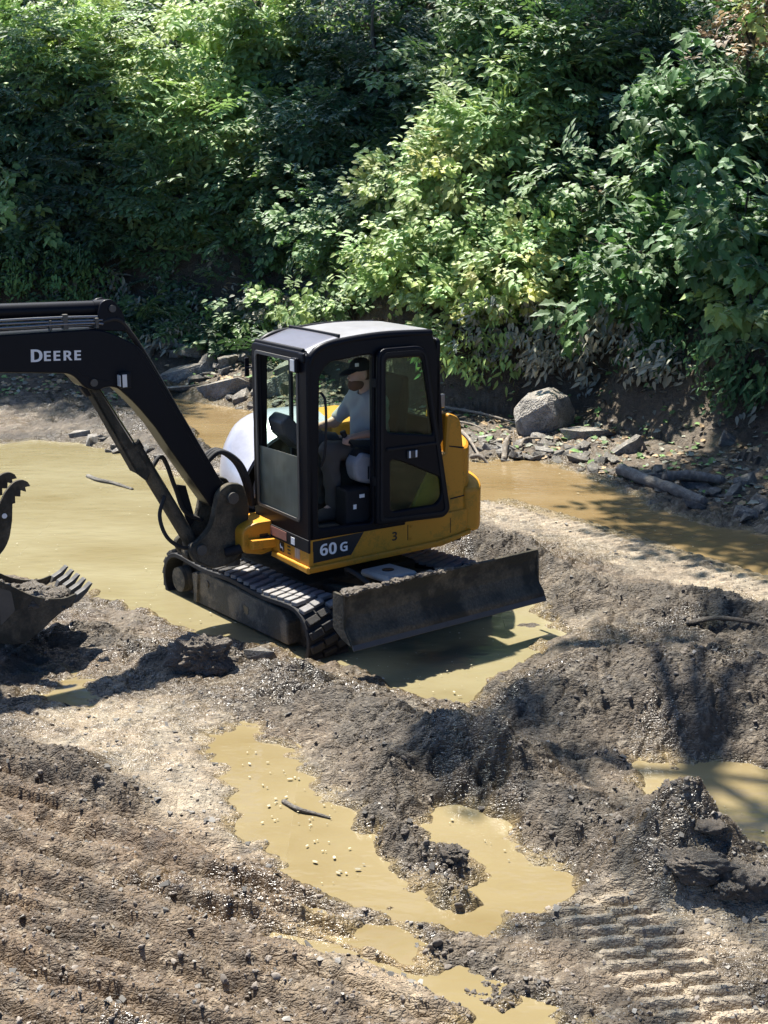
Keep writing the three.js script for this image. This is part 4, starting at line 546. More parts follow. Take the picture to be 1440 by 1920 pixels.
  for (const i of [0, 1]) { const f = joined([bone([an[i][0] - 0.02, 0.985, an[i][2]], [toe[i][0] + 0.02, 0.985, toe[i][2]], 0.05, 0.046), bone([an[i][0] - 0.005, 1.09, an[i][2]], [an[i][0], 1.0, an[i][2]], 0.055, 0.06), bone([an[i][0] + 0.03, 1.03, an[i][2]], [toe[i][0] - 0.03, 0.995, toe[i][2]], 0.046, 0.045)], 0.03); obj('boot', surfaceNet((x, y, z) => Math.max(f(x, y, z), 0.94 - y), [an[i][0] - 0.14, 0.92, an[i][2] - 0.1], [toe[i][0] + 0.12, 1.16, an[i][2] + 0.1], 0.008), bootM, me); }
  // cap with a brim tipped down to the front
  const capF = (x, y, z) => { const d = ball(at(-0.014, 0.048, 0), [0.108, 0.088, 0.088])(x, y, z); return Math.max(d, h[1] + 0.03 - 0.12 * (x - h[0]) - y); };
  const cap = obj('cap', surfaceNet(capF, [h[0] - 0.15, h[1] - 0.02, h[2] - 0.12], [h[0] + 0.14, h[1] + 0.16, h[2] + 0.12], 0.006), capM, me);
  { const g = new THREE.SphereGeometry(1, 22, 10, 0, Math.PI * 2, 0, Math.PI / 2); g.scale(0.095, 0.02, 0.078); g.rotateZ(-0.32); g.translate(h[0] + 0.1, h[1] + 0.02, h[2]); obj('brim', g, capM, cap); }
  obj('cap_badge', box(h[0] + 0.05, h[0] + 0.085, h[1] + 0.07, h[1] + 0.1, -h[2] + 0.066, -h[2] + 0.078, 0.004), M.white, cap);
  const hairF = (x, y, z) => Math.max(ball(at(-0.03, 0.01, 0), [0.09, 0.085, 0.083])(x, y, z), x - h[0] - 0.0 + 0.4 * (y - h[1]), y - h[1] - 0.05);
  obj('hair', surfaceNet(hairF, [h[0] - 0.14, h[1] - 0.1, h[2] - 0.11], [h[0] + 0.06, h[1] + 0.08, h[2] + 0.11], 0.006), hairM, me);
  obj('beard', surfaceNet((x, y, z) => Math.max(joined([ball(at(0.03, -0.082, 0), [0.074, 0.058, 0.066]), bone(at(0.072, -0.105, 0), at(0.055, -0.112, 0), 0.034)], 0.02)(x, y, z), y - h[1] + 0.052 + 0.1 * Math.max(0, x - h[0] - 0.05)), [h[0] - 0.06, h[1] - 0.16, h[2] - 0.09], [h[0] + 0.13, h[1], h[2] + 0.09], 0.005), std(0.15, 0.075, 0.042, 0.85), me);
}

// ------------------------------------------------------------------ stones, clods, driftwood
const rockTex = dataTex(512, (u, v) => { const a = pnoise(u * 4, v * 4, 4, 331), b = pnoise(u * 13, v * 13, 13, 333), c = pnoise(u * 60, v * 60, 60, 335), l = smooth(0.55, 0.7, 0.6 * b + 0.4 * a), k = 0.38 + 0.3 * a + 0.22 * c + 0.25 * l - (b < 0.22 ? 0.15 : 0); return [k, k * 0.975, k * 0.92]; });
const rockMat = [[0.36, 0.335, 0.295], [0.33, 0.31, 0.27], [0.5, 0.475, 0.43]].map(([a, b, c]) => std(a, b, c, 0.78, { map: rockTex, bumpMap: rep(caked, 1.3), bumpScale: 0.03 }));
const clodMat = std(0.26, 0.225, 0.18, 0.75, { map: rep(mudColor, 0.8), bumpMap: rep(mudBump, 0.8), bumpScale: 0.03 });
function uvBox(g) { const p = g.attributes.position, n = g.attributes.normal, uv = new Float32Array(p.count * 2); for (let i = 0; i < p.count; i++) { const a = Math.abs(n.getX(i)), b = Math.abs(n.getY(i)), c = Math.abs(n.getZ(i)); uv[i * 2] = a > b && a > c ? p.getZ(i) : p.getX(i); uv[i * 2 + 1] = b >= a && b >= c ? p.getZ(i) : p.getY(i); } g.setAttribute('uv', new THREE.BufferAttribute(uv, 2)); return g; }
function slabGeo(seed, flat = 0.35, n = 16) {            // an angular stone, about one metre across
  const r = rng(seed), pts = []; for (let i = 0; i < n; i++) { const a = r() * 6.283, q = 0.32 + 0.18 * r(), y = (r() < 0.5 ? -1 : 1) * (0.35 + 0.15 * r()); pts.push(V(Math.cos(a) * q * (1 + 0.25 * r()), y * flat, Math.sin(a) * q * 0.8)); }
  return uvBox(new ConvexGeometry(pts));
}
function lumpGeo(seed, detail = 3, rough = 0.35) {       // a torn lump of soil
  let g = new THREE.IcosahedronGeometry(0.5, detail); g.deleteAttribute('uv'); g.deleteAttribute('normal'); g = mergeVertices(g, 1e-4); const p = g.attributes.position;
  for (let i = 0; i < p.count; i++) { const x = p.getX(i), y = p.getY(i), z = p.getZ(i), n3 = (f) => (fbm(x * f + seed, y * f + z * f * 0.5, 3, seed) + fbm(y * f - seed, z * f + x * f * 0.5, 3, seed + 9) + fbm(z * f, x * f + y * f * 0.5 + seed, 3, seed + 17)) / 3 - 0.44, k = 1 + rough * (2.6 * n3(2.2) + 1.5 * n3(6) + (detail > 4 ? 0.9 * n3(15) : 0)); p.setXYZ(i, x * k, y * k, z * k); }
  g = g.toNonIndexed(); g.computeVertexNormals(); return uvBox(toCreasedNormals(g, 0.9));
}
const slabs = [1, 2, 3, 4, 5, 6, 7].map((s) => slabGeo(100 + s, 0.2 + 0.07 * (s % 4))), boulders = [1, 2, 3].map((s) => slabGeo(200 + s, 0.75, 26));
const boulderGeo = (() => { const r = rng(61), pts = []; for (let i = 0; i < 90; i++) { const a = Math.acos(1 - 2 * r()), b = r() * 6.283, k = 0.47 + 0.035 * r() + 0.08 * fbm(Math.cos(b) * 1.3 + 3, Math.sin(b) * 1.3 + a, 2, 3); pts.push(V(Math.sin(a) * Math.cos(b) * k, clamp(Math.cos(a) * k * 1.1, -0.42, 0.46), Math.sin(a) * Math.sin(b) * k)); } return uvBox(new ConvexGeometry(pts)); })();
function put(name, geo, mat, px, py, size, o = {}) {
  const p = hit(px, py, o.off ?? 0.02), m = obj(name, geo, mat); const [sx, sy, sz] = Array.isArray(size) ? size : [size, size, size];
  m.position.set(p.x, p.y + (o.up ?? 0), p.z); m.scale.set(sx, sy, sz); m.rotation.set(o.rx ?? 0, o.ry ?? 0, o.rz ?? 0, 'YXZ'); return tag(m, o.label, o.category ?? 'rock', o.group);
}
put('boulder', boulderGeo, rockMat[0], 1020, 800, [0.92, 0.86, 0.7], { up: 0.12, ry: 0.5, rz: 0.35, label: 'large pale grey boulder at the foot of the far bank', category: 'boulder' });
put('slab_rock', slabs[0], rockMat[0], 345, 700, [1.25, 1.0, 0.9], { rz: 0.25, ry: 0.3, label: 'broad tilted slab of grey rock just behind the boom' });
put('slab_rock', slabs[1], rockMat[0], 425, 728, [1.1, 1.0, 0.85], { rz: 0.3, ry: -0.4, label: 'sunlit tilted slab rock between the boom and the cab window' });
put('slab_rock', slabs[2], rockMat[1], 388, 694, [0.6, 1.0, 0.5], { rz: 0.9, ry: 0.4, label: 'upright wedge of rock behind the two tilted slabs' });
put('slab_rock', slabs[3], rockMat[1], 292, 652, [1.0, 0.9, 0.6], { rz: 0.12, label: 'long flat slab rock highest on the left bank beside the boom' });
put('slab_rock', slabs[4], rockMat[1], 365, 660, [0.8, 0.8, 0.6], { rz: -0.2, ry: 0.8, label: 'paired square slab rocks under the drooping leaves' });
put('slab_rock', slabs[5], rockMat[0], 515, 730, [0.9, 1.2, 0.6], { rz: 0.5, ry: 0.2, label: 'jagged rock seen through the cab front opening' });
put('slab_rock', slabs[6], rockMat[1], 430, 680, [0.5, 0.7, 0.45], { rz: 0.1, ry: 1.1, label: 'dark flat rock near the left edge of the cab' });
for (const [px, py, k, sx, rz, ry, label] of [[265, 672, 2, 0.7, 0.2, 0.9, 'grey slab half hidden by the upper edge of the boom'], [322, 735, 3, 0.8, 0.05, 0.1, 'low flat slab at the water line behind the boom'], [455, 745, 5, 0.55, 0.4, 1.2, 'sharp edged pale rock at the water line beside the cab'], [405, 645, 4, 0.7, -0.15, 0.5, 'square grey slab under the overhanging leaves'], [455, 655, 1, 0.6, 0.3, 2.0, 'tilted grey slab just left of the cab roof'], [235, 630, 6, 0.7, 0.1, 1.6, 'weathered slab on the bank above the boom elbow'], [545, 690, 0, 0.8, 0.35, 0.4, 'large grey rock seen through the cab front opening near the roof']])
  put('slab_rock', slabs[k], rockMat[(k + 1) % 2], px, py, [sx, sx * 0.9, sx * 0.75], { rz, ry, up: 0.03, label });
put('slab_rock', slabs[0], rockMat[2], 150, 815, [0.42, 0.5, 0.3], { rz: 0.1, ry: 0.5, label: 'white flat stone on the grey shore beside the boom cylinder' });
put('slab_rock', slabs[2], rockMat[2], 172, 826, [0.35, 0.4, 0.3], { ry: 1.5, label: 'small white stone at the water edge next to the flat one' });
put('slab_rock', slabs[1], rockMat[1], 1105, 815, [0.75, 0.6, 0.5], { rz: 0.05, label: 'grey flat rock right of the large boulder' });
put('slab_rock', slabs[3], rockMat[0], 1310, 905, [0.85, 0.7, 0.45], { rz: -0.1, ry: 0.2, label: 'flat rock slab at the right end of the grey log' });
put('slab_rock', slabs[4], rockMat[1], 1365, 830, [0.25, 0.9, 0.15], { rz: 1.2, label: 'narrow pointed rock standing on the dark right bank' });
put('slab_rock', slabs[5], rockMat[1], 1400, 905, [0.4, 0.6, 0.35], { rz: 0.3, ry: 0.7, label: 'grey rock by the right edge above the shaded stream' });
put('slab_rock', slabs[6], rockMat[0], 1180, 845, [0.45, 0.7, 0.35], { rz: 0.6, ry: 0.2, label: 'upright pale rock on the bank above the grey log' });
put('slab_rock', slabs[0], rockMat[0], 490, 1232, [0.32, 0.3, 0.16], { ry: -0.15, up: 0.03, label: 'flat topped block beside the end of the near track', category: 'rock' });
put('mud_clod', lumpGeo(7, 26, 0.9), clodMat, 385, 1240, [0.52, 0.34, 0.3], { up: 0.05, label: 'big torn clod of mud standing by the pond edge', category: 'mud clod' });
put('mud_clod', lumpGeo(8, 22, 0.8), clodMat, 1305, 1635, [0.4, 0.16, 0.22], { up: 0.04, ry: -0.3, label: 'long dark clod of mud on the ridge below the shaded pool', category: 'mud clod' });
put('mud_clod', lumpGeo(9, 20, 0.8), clodMat, 1385, 1660, [0.3, 0.18, 0.24], { up: 0.02, ry: 0.6, label: 'round dark clod at the right end of the mud ridge', category: 'mud clod' });
put('mud_clod', lumpGeo(10, 16, 0.8), clodMat, 850, 1610, [0.2, 0.14, 0.15], { up: 0.02, ry: 0.3, label: 'dark clod on the tongue of mud between the two puddle arms', category: 'mud clod' });
put('mud_clod', lumpGeo(12, 10, 0.45), clodMat, 1330, 1555, [0.17, 0.07, 0.12], { up: 0.02, label: 'flat dark clod at the near edge of the shaded pool', category: 'mud clod' });
put('mud_clod', lumpGeo(13, 12, 0.45), clodMat, 985, 1190, [0.3, 0.16, 0.2], { up: 0.02, label: 'dark clod at the pond edge beyond the blade corner', category: 'mud clod' });
{ // small loose stones: each one an object, alike along its stretch of shore
  const r = rng(77), rows = [
    ['small pale stones strewn on the shore behind the cab', 'small pale stone on the rubble shore behind the cab', [[430, 765], [470, 745], [560, 770], [640, 800]], 22, 0.16, 2],
    ['grey rubble stones on the bank behind the boom', 'small grey rubble stone on the bank behind the boom', [[260, 660], [330, 640], [420, 650], [470, 700], [330, 715]], 34, 0.3, 1],
    ['white stones along the near shore of the spit', 'small white stone on the spit beyond the pond', [[190, 830], [250, 845], [340, 870], [410, 900]], 24, 0.13, 2],
    ['pale stones beside the driftwood right of the machine', 'small pale stone among the driftwood right of the machine', [[850, 800], [900, 830], [960, 850], [1040, 835]], 46, 0.2, 2],
    ['shaded stones along the right bank', 'small dark stone along the shaded right bank', [[1060, 850], [1150, 880], [1260, 910], [1420, 960]], 50, 0.24, 1],
  ];
  for (const [group, label, line, n, size, mi] of rows) for (let i = 0; i < n; i++) {
    const t = r() * (line.length - 1), k = Math.floor(t), f = t - k, px = mixv(line[k][0], line[k + 1][0], f) + (r() - 0.5) * 60, py = mixv(line[k][1], line[k + 1][1], f) + (r() - 0.5) * 34, s = size * (0.5 + r() * 1.1);
    put('stone', slabs[i % 7], rockMat[r() < 0.3 ? 0 : mi], px, py, [s, s * 0.9, s * (0.6 + 0.5 * r())], { rx: (r() - 0.5) * 0.8, ry: r() * 6, rz: (r() - 0.5) * 0.8, label, group, category: 'stone' });
  }
}
const barkMat = std(0.24, 0.215, 0.18, 0.85, { map: rep(streaks, 3, 1), bumpMap: rep(caked, 3, 1), bumpScale: 0.01 }), stickMat = std(0.34, 0.29, 0.225, 0.9, { map: rep(streaks, 2, 1), bumpMap: rep(caked, 4, 1), bumpScale: 0.006 });
function branchGeo(pts, r0, r1, seed, n = 20, rad = 9) {  // tapering crooked limb
  const r = rng(seed), c = new THREE.CatmullRomCurve3(pts), g = new THREE.TubeGeometry(c, n, 1, rad, false), p = g.attributes.position, q = V(0, 0, 0);
  for (let i = 0; i <= n; i++) { c.getPointAt(i / n, q); const k = mixv(r0, r1, i / n) * (0.88 + 0.24 * r()); for (let j = 0; j <= rad; j++) { const a = i * (rad + 1) + j; p.setXYZ(a, q.x + (p.getX(a) - q.x) * k, q.y + (p.getY(a) - q.y) * k, q.z + (p.getZ(a) - q.z) * k); } }
  g.computeVertexNormals(); const cap = [0, n].map((i) => { const s = new THREE.SphereGeometry(i ? r1 : r0, 8, 5); c.getPointAt(i / n, q); s.translate(q.x, q.y, q.z); return s; }); return merge([g, ...cap]);
}
const onGround = (px, py, up) => { const p = hit(px, py, 0.02); p.y += up; return p; };
tag(obj('log', [branchGeo([onGround(1165, 888, 0.05), onGround(1210, 905, 0.04), onGround(1260, 925, 0.06), onGround(1318, 945, 0.03)], 0.085, 0.06, 3), branchGeo([onGround(1250, 915, 0.14), onGround(1290, 912, 0.14), onGround(1352, 915, 0.1)], 0.07, 0.05, 4)], barkMat), 'grey weathered log lying in the shallow stream at the right', 'log');
for (const [a, b, c, r0, label] of [
  [[835, 768], [905, 785], [975, 800], 0.035, 'long thin driftwood pole reaching towards the boulder'],
  [[850, 792], [890, 805], [925, 822], 0.025, 'thin pale stick below the long driftwood pole'],
  [[866, 815], [880, 835], [897, 858], 0.045, 'short thick branch pointing down to the stream behind the machine'],
  [[945, 868], [948, 845], [955, 825], 0.06, 'broken upright branch stub at the stream edge'],
  [[975, 842], [985, 833], [1016, 826], 0.035, 'bent pale branch below the boulder'],
  [[885, 863], [900, 868], [918, 880], 0.05, 'pale log end lying in the stream beside the yellow counterweight'],
]) tag(obj('driftwood', branchGeo([onGround(...a, r0), onGround(...b, r0 * 1.3 + 0.03), onGround(...c, r0)], r0 * 0.72, r0 * 0.36, a[0]), stickMat), label, 'driftwood');
tag(obj('driftwood', branchGeo([gp(532, 1503, 0.01), gp(560, 1517, 0.02), gp(590, 1525, 0.012), gp(618, 1533, 0.008)], 0.016, 0.008, 31), barkMat), 'rotten stick floating in the left arm of the puddle', 'driftwood');
tag(obj('driftwood', branchGeo([gp(165, 893, 0.0), gp(185, 900, 0.012), gp(210, 905, 0.01), gp(248, 917, 0.0)], 0.03, 0.018, 33), rockMat[1]), 'dark waterlogged stick with pale stones breaking the pond surface', 'driftwood');
tag(obj('root', branchGeo([onGround(1290, 1172, 0.02), onGround(1345, 1165, 0.03), onGround(1440, 1172, 0.0), onGround(1480, 1180, 0.0)], 0.022, 0.014, 35), clodMat), 'dark root lying along the mud at the right edge', 'root');
// crumbs of soil and pebbles that nobody could count
{
  const r = rng(5), crumb = [lumpGeo(21, 2, 0.8), lumpGeo(22, 2, 0.8)], chip = [slabGeo(31, 0.5, 10), slabGeo(32, 0.35, 9)], A = [], B = [];
  for (let n = 0; n < 40000 && A.length + B.length < 12000; n++) {
    const px = -60 + r() * 1560, py = 900 + Math.pow(r(), 0.85) * 1060, p = gp(px, py, 0.05), L = ground(p.x, p.z);
    if (L[6] > 0 || L[3] < 0.015 || L[0] < 0.004) continue;
    const s = 0.004 + 0.02 * Math.pow(r(), 5) + 0.004 * L[2], prob = 0.3 + 0.4 * L[2] + 0.1 * L[4] - 0.2 * L[5]; if (r() > prob) continue;
    (r() < 0.7 - 0.35 * L[1] ? A : B).push([p.x, L[0] - s * 0.1, p.z, s, L]);
  }
  for (let n = 0; n < 16000 && B.length < 5500; n++) {   // broken shale, thickest on the pale silt
    const px = -60 + r() * 1560, py = 930 + r() * 1010, p = gp(px, py, 0.05), L = ground(p.x, p.z); if (L[6] > 0 || L[3] < 0.03 || L[0] < 0.01 || r() > 0.25 + 0.6 * L[1] + 0.15 * L[2]) continue;
    const s = 0.01 + 0.03 * Math.pow(r(), 3.2); B.push([p.x, L[0] + s * 0.08, p.z, s, L]);
  }
  const place = (list, geos, name, label, col) => geos.forEach((g, k) => {
    const mine = list.filter((_, i) => i % geos.length === k), m = new THREE.InstancedMesh(g, std(1, 1, 1, 0.85), mine.length), d = new THREE.Object3D(); m.name = name + (k ? '_00' + k : '');
    mine.forEach(([x, y, z, s, L], i) => { d.position.set(x, y, z); name === 'gravel' ? d.rotation.set((r() - 0.5) * 1.1, r() * 6, (r() - 0.5) * 1.1) : d.rotation.set(r() * 6, r() * 6, r() * 6); d.scale.set(s * (1 + r()), s * (0.7 + 0.5 * r()), s * (1 + r())); d.updateMatrix(); m.setMatrixAt(i, d.matrix); m.setColorAt(i, col(L, r())); });
    m.castShadow = m.receiveShadow = true; m.userData = { kind: 'stuff', label }; scene.add(m);
  });
  place(A, crumb, 'mud_crumbs', 'loose crumbs of brown soil scattered over the mud', (L, q) => { const v = mixv(0.2, 0.12, clamp(L[2] * 1.3)) * (0.75 + 0.5 * q); return C3(v, v * 0.85, v * 0.68); });
  place(B, chip, 'gravel', 'chips of pale stone scattered over the mud', (L, q) => { const v = 0.07 + 0.2 * q * q; return C3(v, v * 0.93, v * 0.8); });
}
{ // flecks of leaf and foam on the water
  const r = rng(9), list = []; for (let n = 0; n < 4000 && list.length < 380; n++) { const px = r() * 1440, py = 790 + r() * 1130, p = gp(px, py); let inside = false; for (const w of WATERS) if (polyDist(w.P, p.x, p.z) < -0.06) inside = true; if (inside && land(p.x, p.z)[0] < -0.02 && vnoise(p.x * 0.9, p.z * 0.9, 4) > 0.35) list.push(p); }
  const g = new THREE.CircleGeometry(0.5, 6); g.rotateX(-Math.PI / 2); const m = new THREE.InstancedMesh(g, std(1, 1, 1, 0.7), list.length), d = new THREE.Object3D();
  list.forEach((p, i) => { const s = 0.006 + 0.018 * r() * r(); d.position.set(p.x, 0.0145 + 0.0002 * (i % 7), p.z); d.rotation.y = r() * 6; d.scale.set(s * (1 + r()), 1, s); d.updateMatrix(); m.setMatrixAt(i, d.matrix); const v = 0.16 + 0.26 * r(); m.setColorAt(i, C3(v, v * 0.9, v * 0.6)); });
  m.name = 'floating_litter'; m.userData = { kind: 'stuff', label: 'small pale flecks of leaf and foam floating on the muddy water' }; scene.add(m);
}
// mud caught on the machine
{
  const b = new THREE.Matrix4().makeRotationY(ex.rotation.y), inEx = (F, H, L) => V(F, H, -L).applyMatrix4(b), bt = new THREE.Matrix4().makeRotationY(ex.rotation.y + TURN), r = rng(15), list = [];
  for (let i = 0; i < 60; i++) { const g = lumpGeo(40 + i % 5, 6, 0.9), s = 0.025 + 0.045 * r() * r(), t = -1.0 + 1.35 * r() * r(); g.scale(s * 1.3, s * 0.8, s * 2); const p = V(1.725 + 0.02 * r(), 0.708, -t).applyMatrix4(bt); g.rotateY(r() * 6); g.translate(p.x, p.y, p.z); list.push(g); }
  const crust = obj('mud_crust', list, std(0.42, 0.37, 0.3, 0.85, { map: mudColor, bumpMap: mudBump, bumpScale: 0.02 })); tag(crust, 'grey mud crust caked along the top edge of the blade', 'mud', null, 'stuff');
  const load = []; for (let i = 0; i < 46; i++) { const g = lumpGeo(50 + i % 6, 8, 1.0), s = 0.07 + 0.1 * r(), F = 2.5 + 0.72 * r(), L = -0.24 + 0.48 * r(), H = F < 2.9 ? 0.545 + 0.18 * (F - 2.5) - 0.04 * r() : 0.6 + 0.5 * (F - 2.9); g.scale(s * 1.3, s * 0.7, s * 1.2); g.rotateY(r() * 6); const p = inEx(F, H - 0.03, L); g.translate(p.x, p.y, p.z); load.push(g); }
  tag(obj('mud_load', load, std(0.3, 0.265, 0.215, 0.7, { map: mudColor, bumpMap: mudBump, bumpScale: 0.02 })), 'heap of wet mud lying in the excavator bucket', 'mud', null, 'stuff');
}

// ------------------------------------------------------------------ leaves, shrubs and trees of the far bank
const leafMat = (o = {}) => new THREE.MeshPhysicalMaterial({ color: 0xffffff, roughness: 0.85, transmission: 0.5, thickness: 0, clearcoat: 0.3, clearcoatRoughness: 0.34, side: THREE.DoubleSide, ...o });
const LEAF = leafMat(), DUSTY = leafMat({ transmission: 0.2, clearcoat: 0.08 });
const barkTree = std(0.085, 0.07, 0.052, 0.9, { map: rep(streaks, 1, 2), bumpMap: rep(caked, 2, 3), bumpScale: 0.01 });
function leafShape(out, base, dir, up, len, wid, bend, fold, lobes) {   // a folded, drooping blade from a base point
  const sideV = V(0, 0, 0).crossVectors(dir, up).normalize(), rowsN = lobes ? 5 : 4, pts = [];
  for (let i = 0; i <= rowsN; i++) {
    const t = i / rowsN, w = lobes ? [0.12, 0.85, 0.62, 1, 0.42, 0.0][i] * wid * 0.5 : [0.06, 0.82, 1, 0.62, 0][i] * wid * 0.5, c = base.clone().addScaledVector(dir, len * t).addScaledVector(up, -bend * len * t * t);
    pts.push([c, c.clone().addScaledVector(sideV, w).addScaledVector(up, fold * w), c.clone().addScaledVector(sideV, -w).addScaledVector(up, fold * w)]);
  }
  for (let i = 0; i < rowsN; i++) { const [a, al, ar] = pts[i], [b, bl, br] = pts[i + 1]; out.push(a, bl, al, a, b, bl, a, ar, br, a, br, b); }
  (out.leaves ??= []).push([out.length - rowsN * 12, out.length]);
}
function finish(tris) { const p = new Float32Array(tris.length * 3); tris.forEach((v, i) => v.toArray(p, i * 3)); const g = new THREE.BufferGeometry(); g.setAttribute('position', new THREE.BufferAttribute(p, 3)); g.computeVertexNormals(); return g; }
function spray(kind, seed) {                             // a leafy shoot growing along +x, its upper side +y, about half a metre long
  const r = rng(seed), T = [], up = V(0, 1, 0), j = (k) => (r() - 0.5) * k;
  const tilt = () => V(j(0.5), 1, j(0.5)).normalize();
  const stem = (a, b) => { const n = V(0, 0.006, 0); T.push(a, b, b.clone().add(n), a, b.clone().add(n), a.clone().add(n)); };
  if (kind === 'pinnate') for (let s = 0; s < 3; s++) {   // three compound leaves
    const yaw = [0, 0.75, -0.7][s] + j(0.25), d = V(Math.cos(yaw), 0.12 + j(0.3), Math.sin(yaw)).normalize(), b = V(s * 0.06, j(0.03), 0), L = 0.3 + 0.08 * r(), q = V(-d.z, 0, d.x);
    stem(b, b.clone().addScaledVector(d, L));
    for (let i = 0; i < 3; i++) for (const sg of [1, -1]) leafShape(T, b.clone().addScaledVector(d, L * (0.25 + i * 0.27)).addScaledVector(up, -0.05 * i * i * 0.3 * L), d.clone().multiplyScalar(0.55).addScaledVector(q, sg).normalize(), tilt(), 0.115 + 0.025 * r(), 0.062, 0.3, 0.25);
    leafShape(T, b.clone().addScaledVector(d, L), d, tilt(), 0.12, 0.064, 0.35, 0.25);
  }
  if (kind === 'round') for (let i = 0; i < 15; i++) { const a = j(2.2), d = V(Math.cos(a), j(0.6), Math.sin(a)).normalize(), b = V(r() * 0.28, j(0.1), j(0.16)); leafShape(T, b, d, tilt(), 0.075 + 0.035 * r(), 0.055 + 0.02 * r(), 0.3, 0.2); }
  if (kind === 'broad') for (let i = 0; i < 11; i++) { const a = j(2.6), d = V(Math.cos(a), -0.1 + j(0.5), Math.sin(a)).normalize(), b = V(i * 0.035, j(0.1), j(0.16)); stem(V(b.x - 0.03, 0, 0), b); leafShape(T, b, d, tilt(), 0.1 + 0.05 * r(), 0.09 + 0.03 * r(), 0.45, 0.25, true); }
  if (kind === 'droop') for (let i = 0; i < 14; i++) { const a = j(4.5), d = V(Math.cos(a) * 0.8, -0.5 + j(1.1), Math.sin(a) * 0.8).normalize(), b = V(r() * 0.32, -r() * 0.16, j(0.2)); leafShape(T, b, d, V(j(1.2), 1, j(1.2)).normalize(), 0.05 + 0.06 * r(), 0.028 + 0.025 * r(), 0.4, 0.3); }
  const g = finish(T); g.userData.leaves = T.leaves.map(([a, b]) => finish(T.slice(a, b))); return g;
}
const SPRAY = Object.fromEntries(['pinnate', 'round', 'broad', 'droop'].map((k, i) => [k, [0, 1, 2].map((n) => spray(k, 300 + i * 10 + n))]));
const single = (() => { const T = []; leafShape(T, V(0, 0, 0), V(1, 0, 0), V(0, 1, 0), 0.16, 0.13, 0.3, 0.2, true); return finish(T); })();
const TONES = { mid: [0.12, 0.225, 0.05], dark: [0.06, 0.135, 0.036], bright: [0.31, 0.44, 0.12], yellow: [0.43, 0.48, 0.15], blue: [0.075, 0.17, 0.062], dust: [0.27, 0.27, 0.2], tan: [0.36, 0.25, 0.13], maple: [0.085, 0.195, 0.04] };  // bright and yellow put sunlight into the leaf colour, dark puts in shade
const tmp = new THREE.Object3D(), mtx = new THREE.Matrix4(), bx_ = V(0, 0, 0), by_ = V(0, 0, 0), bz_ = V(0, 0, 0);
function orient(pos, outward, r, droop, size, tilt = 0.42) {          // shoot points outward, upper side mostly up
  bx_.copy(outward).add(V((r() - 0.5) * 0.9, (r() - 0.5) * 0.5 - droop, (r() - 0.5) * 0.9)).normalize();
  by_.set((r() - 0.5) * 0.8, 1, (r() - 0.5) * 0.7 + tilt); by_.addScaledVector(bx_, -by_.dot(bx_)).normalize(); bz_.crossVectors(bx_, by_);
  return mtx.makeBasis(bx_, by_, bz_).scale(V(size, size, size)).setPosition(pos);
}
let seedN = 1000, nSprays = 0;
